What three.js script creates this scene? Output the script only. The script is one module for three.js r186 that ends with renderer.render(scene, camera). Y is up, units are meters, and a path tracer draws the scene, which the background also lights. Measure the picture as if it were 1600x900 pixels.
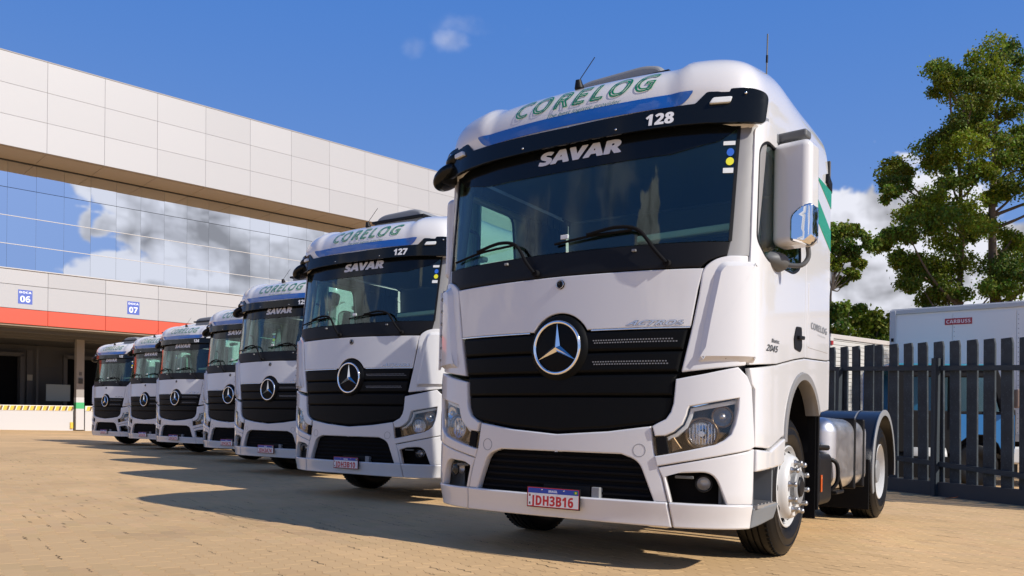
import * as THREE from 'three';
import { mergeGeometries, toCreasedNormals, mergeVertices } from 'three/addons/utils/BufferGeometryUtils.js';
import { TessellateModifier } from 'three/addons/modifiers/TessellateModifier.js';
import { RoundedBoxGeometry } from 'three/addons/geometries/RoundedBoxGeometry.js';

const V3 = (x, y, z) => new THREE.Vector3(x, y, z);
function rng(a) { return () => { a |= 0; a = a + 0x6D2B79F5 | 0; let t = Math.imul(a ^ a >>> 15, 1 | a); t = t + Math.imul(t ^ t >>> 7, 61 | t) ^ t; return ((t ^ t >>> 14) >>> 0) / 4294967296; }; }
const lerp = (a, b, t) => a + (b - a) * t, clamp = (x, a = 0, b = 1) => Math.min(b, Math.max(a, x));
const sstep = (a, b, x) => { const t = clamp((x - a) / (b - a)); return t * t * (3 - 2 * t); };
const hash = (x, y, s = 0) => { let h = Math.imul(x | 0, 374761393) + Math.imul(y | 0, 668265263) + Math.imul(s | 0, 1274126177); h = Math.imul(h ^ h >>> 13, 1274126177); return ((h ^ h >>> 16) >>> 0) / 4294967296; };
function vnoise(x, y, s = 0) { const i = Math.floor(x), j = Math.floor(y), u = x - i, v = y - j, a = u * u * (3 - 2 * u), b = v * v * (3 - 2 * v); return lerp(lerp(hash(i, j, s), hash(i + 1, j, s), a), lerp(hash(i, j + 1, s), hash(i + 1, j + 1, s), a), b); }
function fbm(x, y, o = 5, s = 0) { let a = .5, r = 0, n = 0; for (let i = 0; i < o; i++) { r += a * vnoise(x, y, s + i); n += a; a *= .5; x = x * 2.03 + 17.1; y = y * 2.03 + 9.7; } return r / n; }
function hash3(x, y, z, s) { return hash(Math.imul(x | 0, 92837111) ^ (z | 0), y, s); }
function vnoise3(x, y, z, s) { const i = Math.floor(x), j = Math.floor(y), k = Math.floor(z); let u = x - i, v = y - j, w = z - k; u = u * u * (3 - 2 * u); v = v * v * (3 - 2 * v); w = w * w * (3 - 2 * w); const h = (a, b, c) => hash3(i + a, j + b, k + c, s); return lerp(lerp(lerp(h(0, 0, 0), h(1, 0, 0), u), lerp(h(0, 1, 0), h(1, 1, 0), u), v), lerp(lerp(h(0, 0, 1), h(1, 0, 1), u), lerp(h(0, 1, 1), h(1, 1, 1), u), v), w); }
function fbm3(x, y, z, o, s) { let a = .5, r = 0, n = 0; for (let i = 0; i < o; i++) { r += a * vnoise3(x, y, z, s + i); n += a; a *= .52; x *= 2.05; y *= 2.05; z *= 2.05; } return r / n; }

function billow(x, y, z, o) { let a = .5, r = 0, n = 0; for (let i = 0; i < o; i++) { r += a * (1 - Math.abs(2 * vnoise3(x, y, z, 31 + i) - 1) ** .85); n += a; a *= .54; x = x * 2.07 + 3.1; y = y * 2.07 + 1.7; z = z * 2.07; } return r / n; }

// ---------------------------------------------------------------- camera
const scene = new THREE.Scene();
const camera = new THREE.PerspectiveCamera(39.354, 16 / 9, 0.1, 2000);
camera.position.set(2.7644, 0.8915, 4.6984);
camera.setRotationFromMatrix(new THREE.Matrix4().makeBasis(V3(.8308, .0254, -.5561), V3(-.0063, .9993, .0361), V3(.5566, -.0265, .8304)));
camera.setViewOffset(1600, 900, 0, -185.3, 1600, 900);   // a risen lens: verticals stay upright
scene.add(camera);

// ---------------------------------------------------------------- sky, sun, exposure
const SUN = V3(1.45, 1.0, 0.075).normalize();
const EXPOSURE = 1.0;
{
  const W = 4096, H = 2048, px = new Float32Array(W * H * 4), D2 = Math.PI / 180;
  // clouds as soft lumps: azimuth (atan2(z,x)), elevation, half width, half height, weight, greyness
  const blobs = [
    [-100, 10.5, 7.5, 6.0, 1, .25], [-106, 8, 6, 6, 1, .2], [-93, 9, 6, 5, 1, .2], [-97.8, 7, 3, 2.4, .9, 0], [-86, 8, 8, 6, .9, .2],
    [-128.6, 25.7, 1.5, .9, .74, 0, .5], [-131.7, 25.3, 1.0, .8, .66, 0, .26], [-127.2, 26.7, 2.8, .8, .62, 0, .3],
    [-15.5, 15.5, 10.5, 6.8, 1, .55], [-24, 14, 11, 8, 1, .35], [-9, 10.8, 5.0, 2.6, 1, .15], [-5.2, 14.4, 1.3, 1.1, .75, 0], [-28, 17, 10, 8, 1, .5], [-16, 8, 12, 3.4, 1, .1],
    [111, 30, 5, 4.6, 1, .1, .40], [121, 28, 3, 3.4, .9, .1, .34], [131, 23, 6, 5, .9, .1, .7], [101, 26, 5, 4, .9, .2], [140, 14, 12, 6, .9, .2], [160, 10, 14, 5, .9, .2], [90, 12, 12, 5, .9, .2],
    [60, 14, 10, 5, .9, .2], [35, 22, 7, 4, .8, .2], [200, 12, 12, 5, .8, .2], [215, 7, 10, 3.5, .8, .1],
  ];
  for (let j = 0; j < H; j++) for (let i = 0; i < W; i++) {
    const el = ((j + .5) / H - .5) * 180, az = ((i + .5) / W - .5) * 360, ce = Math.cos(el * D2), x = ce * Math.cos(az * D2), y = Math.sin(el * D2), z = ce * Math.sin(az * D2);
    const e = Math.max(0, el), k = (j * W + i) * 4;
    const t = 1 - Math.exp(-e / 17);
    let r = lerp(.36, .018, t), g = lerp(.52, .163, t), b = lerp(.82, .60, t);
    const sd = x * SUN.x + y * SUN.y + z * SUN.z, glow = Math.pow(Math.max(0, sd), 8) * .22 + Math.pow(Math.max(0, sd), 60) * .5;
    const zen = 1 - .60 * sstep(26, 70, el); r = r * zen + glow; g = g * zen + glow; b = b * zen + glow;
    if (el > 1) {
      let dn = 0, gy = 0;
      let op = 0; for (const [ba, be, bw, bh, bwt, bg, bo = 1] of blobs) {
        let da = az - ba; da -= Math.round(da / 360) * 360;
        const q = Math.hypot(da / bw, (el - be) / bh); if (q > 1.6) continue;
        const w = bwt * (1 - sstep(.35, 1.5, q)); if (w > dn) { dn = w; op = bo; } gy = Math.max(gy, w * bg);
      }
      if (dn > .01) {
        const wx = fbm3(x * 9, y * 9, z * 9, 2, 71) - .5, n = billow(x * 11 + wx, y * 17, z * 11 + wx, 7), n2 = billow(x * 11 + wx + SUN.x * .35, y * 17 + .55, z * 11 + wx + SUN.z * .35, 4);
        const q = n * .62 + dn * .46, den = (op < .9 ? sstep(.52, .98, q) : sstep(.56, .63, q)) * op, core = sstep(.60, .84, q);
        const s = clamp(1.02 - .46 * core * (.35 + .65 * gy) + (n - n2) * 1.5, .42, 1.08) * .93;
        r = lerp(r, s * .87, den); g = lerp(g, s * .875, den); b = lerp(b, s * .96, den);
      }
    }
    if (el < 0) { r = .30; g = .25; b = .2; }
    px[k] = r * .955; px[k + 1] = g * .965; px[k + 2] = b * .97; px[k + 3] = 1;
  }
  const sky = new THREE.DataTexture(px, W, H, THREE.RGBAFormat, THREE.FloatType);
  sky.mapping = THREE.EquirectangularReflectionMapping; sky.magFilter = sky.minFilter = THREE.LinearFilter; sky.colorSpace = THREE.LinearSRGBColorSpace; sky.needsUpdate = true;
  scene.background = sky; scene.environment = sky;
}
const sun = new THREE.DirectionalLight(new THREE.Color().setRGB(1, .94, .86), 5.0);
sun.position.copy(SUN).multiplyScalar(60).add(V3(-10, 0, -8)); sun.target.position.set(-10, 0, -8);
sun.castShadow = true; sun.shadow.mapSize.set(4096, 4096); sun.shadow.radius = 1;
Object.assign(sun.shadow.camera, { left: -50, right: 50, top: 40, bottom: -40, near: 1, far: 160 });
scene.add(sun, sun.target);
const renderer = new THREE.WebGLRenderer({ antialias: true });
renderer.toneMapping = THREE.LinearToneMapping; renderer.toneMappingExposure = EXPOSURE;
renderer.shadowMap.enabled = true; renderer.setSize(1024, 576);

// ---------------------------------------------------------------- helpers
const used = new Map();
const numbered = (n) => { const k = used.get(n) || 0; used.set(n, k + 1); return k ? n + '_' + String(k).padStart(3, '0') : n; };
function tag(o, label, category, group) { Object.assign(o.userData, { label, category }); if (group) o.userData.group = group; return o; }
function thing(name, label, category, group, pos = [0, 0, 0]) { const g = new THREE.Group(); g.name = numbered(name); g.position.set(...pos); scene.add(g); return tag(g, label, category, group); }
function struct(mesh, name) { mesh.name = numbered(name); mesh.userData.kind = 'structure'; mesh.receiveShadow = mesh.castShadow = true; scene.add(mesh); return mesh; }
function part(name, geo, mat, parent, label) {
  if (Array.isArray(geo)) geo = merge(geo);
  const m = new THREE.Mesh(geo, mat); m.name = name; m.castShadow = m.receiveShadow = true; if (label) m.userData.label = label; parent.add(m); return m;
}
const strip = (g) => { g = g.index ? g.toNonIndexed() : g; for (const k of Object.keys(g.attributes)) if (k !== 'position' && k !== 'normal' && k !== 'uv') g.deleteAttribute(k); if (!g.attributes.uv) g.setAttribute('uv', new THREE.BufferAttribute(new Float32Array(g.attributes.position.count * 2), 2)); if (!g.attributes.normal) g.computeVertexNormals(); return g; };
const merge = (a) => a.length === 1 ? a[0] : mergeGeometries(a.map(strip));
const box = (w, h, d, x = 0, y = 0, z = 0) => new THREE.BoxGeometry(w, h, d).translate(x, y, z);
const rbox = (w, h, d, r, x = 0, y = 0, z = 0, s = 3) => new RoundedBoxGeometry(w, h, d, s, r).translate(x, y, z);
function bar(a, b, r, n = 8) { a = V3(...a); b = V3(...b); const L = a.distanceTo(b), g = new THREE.CylinderGeometry(r, r, L, n); g.applyQuaternion(new THREE.Quaternion().setFromUnitVectors(V3(0, 1, 0), b.clone().sub(a).normalize())); g.translate((a.x + b.x) / 2, (a.y + b.y) / 2, (a.z + b.z) / 2); return g; }
const tube = (pts, r, seg = 24, n = 8) => new THREE.TubeGeometry(new THREE.CatmullRomCurve3(pts.map((p) => V3(...p))), seg, r, n);
const latheX = (pts, n = 48) => new THREE.LatheGeometry(pts.map(([r, x]) => new THREE.Vector2(r, x)), n).rotateZ(-Math.PI / 2);   // axis becomes +x
function grid(nu, nv, f, flip) {   // f(u,v) -> [x,y,z]
  const p = [], uv = [], ix = [];
  for (let j = 0; j <= nv; j++) for (let i = 0; i <= nu; i++) { p.push(...f(i / nu, j / nv)); uv.push(i / nu, j / nv); }
  for (let j = 0; j < nv; j++) for (let i = 0; i < nu; i++) { const a = j * (nu + 1) + i, b = a + 1, c = a + nu + 1, d = c + 1; flip ? ix.push(a, c, b, b, c, d) : ix.push(a, b, c, b, d, c); }
  const g = new THREE.BufferGeometry(); g.setAttribute('position', new THREE.Float32BufferAttribute(p, 3)); g.setAttribute('uv', new THREE.Float32BufferAttribute(uv, 2)); g.setIndex(ix); g.computeVertexNormals(); return g;
}
function std(rgb, rough, o = {}) { const m = new THREE.MeshStandardMaterial({ roughness: rough, ...o }); m.color.setRGB(...rgb); return m; }
function phys(rgb, rough, o = {}) { const m = new THREE.MeshPhysicalMaterial({ roughness: rough, ...o }); m.color.setRGB(...rgb); return m; }
function noiseTex(n, f, srgb) { const d = new Uint8Array(n * n * 4); for (let j = 0; j < n; j++) for (let i = 0; i < n; i++) { const c = f(i / n, j / n), k = (j * n + i) * 4; for (let q = 0; q < 3; q++) d[k + q] = clamp(Array.isArray(c) ? c[q] : c) * 255; d[k + 3] = 255; } const t = new THREE.DataTexture(d, n, n); t.wrapS = t.wrapT = THREE.RepeatWrapping; t.magFilter = THREE.LinearFilter; t.minFilter = THREE.LinearMipmapLinearFilter; t.generateMipmaps = true; if (srgb) t.colorSpace = THREE.SRGBColorSpace; t.needsUpdate = true; return t; }
const tileN = (u, v, n, s, o = 4) => { let a = .5, r = 0, q = 0; for (let k = 0; k < o; k++) { const x = u * n, y = v * n, i = Math.floor(x), j = Math.floor(y), fu = x - i, fv = y - j, A = fu * fu * (3 - 2 * fu), B = fv * fv * (3 - 2 * fv), h = (a, b) => hash((i + a) % n, (j + b) % n, s + k); r += a * lerp(lerp(h(0, 0), h(1, 0), A), lerp(h(0, 1), h(1, 1), A), B); q += a; a *= .55; n *= 2; } return r / q; };
function canvasTex(w, h, draw) { const c = document.createElement('canvas'); c.width = w; c.height = h; const x = c.getContext('2d'); draw(x, w, h); const t = new THREE.CanvasTexture(c); t.colorSpace = THREE.SRGBColorSpace; t.anisotropy = 8; return t; }

const roughTex = noiseTex(256, (u, v) => .55 + .45 * tileN(u, v, 6, 3, 5));
const M = {
  white: phys([.685, .675, .67], .34, { clearcoat: 1, clearcoatRoughness: .04 }),
  whiteIn: std([.10, .10, .10], .8),
  black: phys([.006, .006, .007], .5, { specularIntensity: .45 }), blackMatt: phys([.006, .006, .007], .85, { specularIntensity: .3 }), slat: phys([.003, .0035, .004], .5, { specularIntensity: .25 }),
  gloss: phys([.006, .007, .007], .10, { specularIntensity: .55 }),
  grey: std([.10, .105, .11], .55), midgrey: std([.23, .235, .24], .5), pillar: phys([.24, .235, .23], .45, { clearcoat: .6, clearcoatRoughness: .1 }), step: std([.17, .185, .2], .55),
  chrome: std([.93, .93, .93], .05, { metalness: 1 }), chromeB: std([.8, .8, .8], .16, { metalness: 1 }), nut: std([.50, .50, .50], .42, { metalness: 1 }),
  alu: std([.80, .80, .80], .46, { metalness: 1, roughnessMap: roughTex }), steel: phys([.62, .62, .61], .35, { clearcoat: .5, clearcoatRoughness: .2 }),
  rubber: phys([.0055, .0055, .006], .42, { specularIntensity: .5 }), rubberT: phys([.005, .005, .005], .85, { specularIntensity: .3 }),
  glass: phys([.74, .88, .83], .0, { transmission: 1, thickness: 0, ior: 1.5 }), sideglass: phys([.62, .78, .73], .0, { transmission: 1, thickness: 0, ior: 1.5 }),
  lens: phys([.97, .97, .97], .02, { transmission: 1, thickness: 0, ior: 1.45 }),
  lampIn: std([.17, .11, .055], .3, { metalness: .7 }), lampDark: std([.09, .055, .022], .3, { metalness: .4 }), bowl: std([.62, .63, .66], .10, { metalness: 1 }),
  blue: phys([.0, .095, .43], .35, { clearcoat: 1, clearcoatRoughness: .05 }), green: phys([.0, .27, .09], .4, { clearcoat: .8, clearcoatRoughness: .1 }),
  dash: std([.018, .019, .021], .75), seat: std([.022, .023, .027], .9), trim: std([.12, .12, .11], .8), curtain: std([.035, .037, .042], .95),
  cream: std([.60, .58, .42], .7), orange: phys([.75, .12, .01], .3, { clearcoat: 1 }), capBlue: std([.02, .12, .45], .4), yellow: std([.75, .72, .03], .5), sticker: std([.7, .72, .72], .5), stBlue: std([.02, .12, .55], .5),
  yellowP: std([.72, .46, .05], .6), brownP: std([.16, .10, .05], .7),
  mirrorGlass: std([.85, .87, .88], .03, { metalness: 1 }),
};

// ---------------------------------------------------------------- truck skin: shapes drawn on the unrolled outside of the cab
const PLAN = (() => {   // plan outline from the middle of the nose, round the corner, to the back of the cab
  const K = [[0, .02], [.3, .012], [.6, -.015], [.8, -.05], [.95, -.09], [1.08, -.15], [1.17, -.22], [1.225, -.31], [1.244, -.42], [1.249, -.56], [1.25, -.72], [1.25, -.9], [1.25, -1.2], [1.25, -2.3]];
  const P = [[-.3, .012], ...K, [1.25, -4]], o = [];
  for (let i = 1; i < P.length - 2; i++) for (let k = 0; k < 16; k++) {
    const t = k / 16, q = [0, 1].map((c) => { const [a, b, d, e] = [P[i - 1][c], P[i][c], P[i + 1][c], P[i + 2][c]]; return i === P.length - 3 ? lerp(b, d, t) : .5 * (2 * b + (d - a) * t + (2 * a - 5 * b + 4 * d - e) * t * t + (3 * b - a - 3 * d + e) * t * t * t); });
    o.push(q);
  }
  o.push([1.25, -2.3]);
  const s = [0]; for (let i = 1; i < o.length; i++) s.push(s[i - 1] + Math.hypot(o[i][0] - o[i - 1][0], o[i][1] - o[i - 1][1]));
  return { o, s };
})();
function planAt(s) {
  const sg = s < 0 ? -1 : 1, a = Math.min(Math.abs(s), PLAN.s[PLAN.s.length - 1] - 1e-6); let i = 1; while (PLAN.s[i] < a) i++;
  const t = (a - PLAN.s[i - 1]) / (PLAN.s[i] - PLAN.s[i - 1]), [x0, z0] = PLAN.o[i - 1], [x1, z1] = PLAN.o[i], L = Math.hypot(x1 - x0, z1 - z0);
  let nx = -(z1 - z0) / L, nz = (x1 - x0) / L;
  const nrm = (k) => { const a0 = PLAN.o[Math.max(0, k - 1)], a1 = PLAN.o[Math.min(PLAN.o.length - 1, k + 1)]; const l = Math.hypot(a1[0] - a0[0], a1[1] - a0[1]); return k === 0 ? [0, 1] : [-(a1[1] - a0[1]) / l, (a1[0] - a0[0]) / l]; };
  const n0 = nrm(i - 1), n1 = nrm(i); nx = lerp(n0[0], n1[0], t); nz = lerp(n0[1], n1[1], t); const q = Math.hypot(nx, nz);
  return [sg * lerp(x0, x1, t), lerp(z0, z1, t), sg * nx / q, nz / q];
}
const sX = (x) => { const a = Math.abs(x); let i = 1; while (i < PLAN.o.length - 1 && PLAN.o[i][0] < a) i++; const [x0] = PLAN.o[i - 1], [x1] = PLAN.o[i]; return Math.sign(x || 1) * lerp(PLAN.s[i - 1], PLAN.s[i], clamp((a - x0) / (x1 - x0 || 1))); };
const sZ = (z) => { let i = 1; while (i < PLAN.o.length - 1 && PLAN.o[i][1] > z) i++; const z0 = PLAN.o[i - 1][1], z1 = PLAN.o[i][1]; return lerp(PLAN.s[i - 1], PLAN.s[i], (z - z0) / (z1 - z0 || 1)); };
const LEAN = .12, S_CORNER = sX(1.0), S_SIDE = sZ(-.5);
function wrap(s, y, d) {
  const [x, z, nx, nz] = planAt(s), w = 1 - sstep(S_CORNER, S_SIDE, Math.abs(s)) * .85, up = Math.max(0, y - 1.95), inn = (1 - sstep(.29, .5, y)) * .035;
  return [x + nx * (d - inn), y, z + nz * (d - inn) - LEAN * up * w];
}
const X = (x, y) => [sX(x), y], Z = (z, y) => [sZ(z), y];
const mir = (p) => p.map(([s, y]) => [-s, y]).reverse();
function rounded(pts, r) {   // polygon with rounded corners; a third number on a point is its own radius
  const o = [], n = pts.length;
  for (let i = 0; i < n; i++) {
    const p = pts[i], a = pts[(i + n - 1) % n], b = pts[(i + 1) % n], R = p[2] ?? r, la = Math.hypot(a[0] - p[0], a[1] - p[1]), lb = Math.hypot(b[0] - p[0], b[1] - p[1]), q = Math.min(R, la * .48, lb * .48);
    if (q < .002) { o.push([p[0], p[1]]); continue; }
    const A = [p[0] + (a[0] - p[0]) * q / la, p[1] + (a[1] - p[1]) * q / la], B = [p[0] + (b[0] - p[0]) * q / lb, p[1] + (b[1] - p[1]) * q / lb], m = q > .02 ? 5 : 3;
    for (let k = 0; k <= m; k++) { const t = k / m; o.push([(1 - t) * (1 - t) * A[0] + 2 * t * (1 - t) * p[0] + t * t * B[0], (1 - t) * (1 - t) * A[1] + 2 * t * (1 - t) * p[1] + t * t * B[1]]); }
  }
  return o;
}
function shapeOf(pts, holes = []) {
  const area = (p) => p.reduce((q, a, i) => { const b = p[(i + 1) % p.length]; return q + a[0] * b[1] - b[0] * a[1]; }, 0);
  if (area(pts) < 0) pts = pts.slice().reverse(); holes = holes.map((h) => area(h) > 0 ? h.slice().reverse() : h);
  const s = new THREE.Shape(pts.map((p) => new THREE.Vector2(p[0], p[1]))); for (const h of holes) s.holes.push(new THREE.Path(h.map((p) => new THREE.Vector2(p[0], p[1])))); return s; }
// a sheet of the given outline, front face d0 outside the cab skin, thickness th, bevelled edge b
function panel(pts, { d0 = 0, th = .02, b = .006, holes = [], edge = .09, seg = 2, crease = .55, map = wrap } = {}) {
  let g = new THREE.ExtrudeGeometry(shapeOf(pts, holes), { depth: Math.max(.001, th - b), steps: 1, bevelEnabled: b > 0, bevelThickness: b, bevelSize: b, bevelOffset: -b, bevelSegments: seg, curveSegments: 6 });
  g.deleteAttribute('normal'); g.deleteAttribute('uv');
  g = new TessellateModifier(edge, 9).modify(g);
  const p = g.attributes.position, top = Math.max(.001, th - b) + b;
  g = toCreasedNormals(g, crease); { const q = g.attributes.position, o = g.attributes.normal; for (let i = 0; i < q.count; i += 3) { const z = q.getZ(i); if (Math.abs(z - q.getZ(i + 1)) < 1e-6 && Math.abs(z - q.getZ(i + 2)) < 1e-6) for (let k = 0; k < 3; k++) o.setXYZ(i + k, 0, 0, o.getZ(i + k) < 0 ? -1 : 1); } } const P = g.attributes.position, N = g.attributes.normal, e = 1e-3, ta = V3(), tb = V3(), tc = V3(), n = V3();
  for (let i = 0; i < P.count; i++) {   // carry the flat sheet's normals over with the bend
    const s = P.getX(i), y = P.getY(i), d = d0 + P.getZ(i) - top, q = map(s, y, d), m = (u, v, w, o) => { const k = map(s + u, y + v, d + w), l = map(s - u, y - v, d - w); return o.set(k[0] - l[0], k[1] - l[1], k[2] - l[2]); };
    m(e, 0, 0, ta); m(0, e, 0, tb); m(0, 0, e, tc); n.set(0, 0, 0).addScaledVector(tb.clone().cross(tc), N.getX(i)).addScaledVector(tc.clone().cross(ta), N.getY(i)).addScaledVector(ta.clone().cross(tb), N.getZ(i)).normalize();
    P.setXYZ(i, ...q); N.setXYZ(i, n.x, n.y, n.z);
  }
  return g;
}
function decal(quad, d, nu = 14, nv = 4, map = wrap) { const [a, b, c, e] = quad; return grid(nu, nv, (u, v) => map(lerp(lerp(a[0], b[0], u), lerp(e[0], c[0], u), v), lerp(lerp(a[1], b[1], u), lerp(e[1], c[1], u), v), d)); }
const inkMat = (t, rough = .45, o = {}) => new THREE.MeshPhysicalMaterial({ map: t, transparent: true, roughness: rough, ...o });

// roof: a pillow that rises from the visor line and the tops of the doors
const ROOF = { zf: -.95, h: 3.39 };
function roofPt(s, v, d = 0) {   // s round the plan outline, v 0 at the rim .. 1 on the crown
  const [px, pz, nx] = planAt(s), a = Math.abs(s), fr = 1 - sstep(S_CORNER * .9, S_SIDE * 1.05, a), bx = px * .985, bz = pz - .065 * fr, yb = lerp(2.80, 2.93, fr), n = lerp(4.0, 3.2, fr);
  const ax = px * .2, az = Math.min(ROOF.zf, pz), th = v * Math.PI / 2, c = Math.pow(Math.max(0, Math.cos(th)), 2 / n), q = Math.pow(Math.sin(th), 2 / n), crown = ROOF.h + .14 * sstep(-.22, -1.1, pz) * sstep(.3, 1, Math.abs(px)) + .03 * sstep(-1, -1.9, az);
  let x = ax + (bx - ax) * c, y = yb + (crown - yb) * q, z = az + (bz - az) * c;
  const bulge = .030 * sstep(.70, .80, Math.abs(x)) * sstep(.04, .25, q) * (1 - sstep(.93, 1, q)) * sstep(-1.7, -.9, z); y += bulge; z += bulge * .7;
  return [x + d * nx * c, y + d * .6, z + d * .8 * fr];
}
function roofAt(x, y, d) { let s = sX(Math.min(Math.abs(x), 1.2)), v = .3; for (let k = 0; k < 14; k++) { let lo = 0, hi = 1; for (let i = 0; i < 18; i++) { v = (lo + hi) / 2; roofPt(s, v)[1] < y ? lo = v : hi = v; } const q = roofPt(s, v); s = clamp(s * Math.abs(x) / Math.max(.05, q[0]), .0001, 2); if (Math.abs(q[0] - Math.abs(x)) < .0005) break; } const q = roofPt(s, v); return [x, q[1] + d * .5, q[2] + d * .85]; }

// outlines (half truck), metres across and up
const HL = [[.654, .852], [.754, .867], [.804, .892], [.857, .941], [.879, .997], [.888, 1.036], [.897, 1.053], [1.155, 1.111], [1.152, 1.04], [1.139, .949], [1.121, .885], [1.088, .849], [1.041, .819], [.891, .779], [.783, .755], [.693, .740]].map(([x, y]) => X(x, y));
const GR = [X(.885, 1.546), X(.828, 1.262), X(.806, 1.205), X(.802, 1.11), X(.79, 1.03), X(.765, .975), X(.71, .937), X(.374, .894), [0, .868]];
const halfToFull = (h) => [...h, ...h.slice().reverse().filter((p) => Math.abs(p[0]) > 1e-6).map(([s, y]) => [-s, y])];

function starEmblem(parent, R, mat) {
  const ring = new THREE.TorusGeometry(R * .94, R * .062, 12, 56); part('ring', ring, mat, parent);
  const p = [], arm = (a) => { const c = (r, t) => [Math.cos(t) * r, Math.sin(t) * r]; const tip = c(R * .9, a), l = c(R * .145, a + Math.PI / 3), r = c(R * .145, a - Math.PI / 3), h = .022; p.push(0, 0, h, ...r, 0, ...tip, .004, 0, 0, h, ...tip, .004, ...l, 0); };
  for (const k of [0, 1, 2]) arm(Math.PI / 2 + k * Math.PI * 2 / 3);
  const g = new THREE.BufferGeometry(); g.setAttribute('position', new THREE.Float32BufferAttribute(p, 3)); g.computeVertexNormals(); part('star', g, mat, parent);
}
const group = (name, parent, pos) => { const g = new THREE.Group(); g.name = name; if (pos) g.position.set(...pos); parent.add(g); return g; };

function makeWheel(parent, name, x, z, sgn, rear) {
  const w = group(name, parent, [x, .512, z]); if (sgn < 0) w.rotation.y = Math.PI;   // the outer tyre face at local x = 0
  const prof = (o) => [[.30, -.045 + o], [.315, -.022 + o], [.34, -.006 + o], [.375, .0 + o], [.385, .004 + o], [.39, .0 + o], [.43, -.004 + o], [.437, .001 + o], [.445, -.007 + o], [.475, -.016 + o], [.492, -.028 + o], [.505, -.042 + o], [.512, -.062 + o]];
  const tread = (o) => { const q = []; for (const gx of [-.105, -.15, -.195]) q.push([.512, gx + .008 + o], [.499, gx + .006 + o], [.499, gx - .006 + o], [.512, gx - .008 + o]); return q; };
  const back = (o) => [[.512, -.238 + o], [.495, -.27 + o], [.43, -.298 + o], [.36, -.295 + o], [.30, -.26 + o]];
  const full = (o) => latheX([...prof(o), ...tread(o), ...back(o)], 72);
  part('tyre', toCreasedNormals(full(0), .6), M.rubber, w);
  if (rear) part('inner_tyre', toCreasedNormals(full(-.33), .6), M.rubber, w);
  const lugs = []; for (let k = 0; k < 72; k++) for (const [o, q] of [[-.053, 0], [-.245, .5]]) { const a = (k + q) / 72 * Math.PI * 2; lugs.push(box(.03, .010, .024).rotateX(0).translate(o, .506, 0).rotateX(a)); }
  part('tread_block', lugs, M.rubberT, w);
  const n = 56;
  if (!rear) {
    part('rim', toCreasedNormals(latheX([[.30, -.045], [.302, -.016], [.294, -.012], [.287, -.028], [.282, -.065], [.272, -.085], [.262, -.07], [.238, .0], [.225, .026], [.212, .036], [.15, .036], [.148, .03], [.0, .03]], n), .5), M.steel, w);
    part('hub', toCreasedNormals(latheX([[.128, .03], [.128, .062], [.118, .072], [.085, .074], [.083, .068], [.0, .068]], 40), .5), M.midgrey, w);
    part('hub_cap', latheX([[.075, .068], [.07, .082], [.055, .088], [0, .088]], 32), M.black, w);
    for (let k = 0; k < 10; k++) { const a = k / 10 * Math.PI * 2 + .16, c = latheX([[.024, .035], [.024, .046], [.017, .05], [.016, .072], [.019, .074], [.019, .088], [.012, .095], [0, .096]], 12).translate(0, Math.cos(a) * .178, Math.sin(a) * .178); part('wheel_nut', c, M.nut, w); }
    const h = []; for (let k = 0; k < 10; k++) { const a = (k + .5) / 10 * Math.PI * 2; h.push(new THREE.SphereGeometry(1, 14, 8).scale(.008, .019, .027).rotateZ(.40).translate(-.030, .2515, 0).rotateX(a)); } part('hand_hole', h, M.blackMatt, w);
  } else {
    part('rim', toCreasedNormals(latheX([[.30, -.045], [.302, -.016], [.294, -.012], [.287, -.03], [.28, -.07], [.272, -.13], [.262, -.165], [.235, -.175], [.21, -.16], [.16, -.15], [.0, -.15]], n), .5), M.steel, w);
    part('hub', toCreasedNormals(latheX([[.135, -.15], [.13, -.05], [.118, -.035], [0, -.03]], 40), .5), M.midgrey, w);
    for (let k = 0; k < 10; k++) { const a = k / 10 * Math.PI * 2 + .16; part('wheel_nut', latheX([[.02, -.15], [.018, -.11], [.012, -.105], [0, -.104]], 10).translate(0, Math.cos(a) * .178, Math.sin(a) * .178), M.chromeB, w); }
  }
  return w;
}

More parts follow.
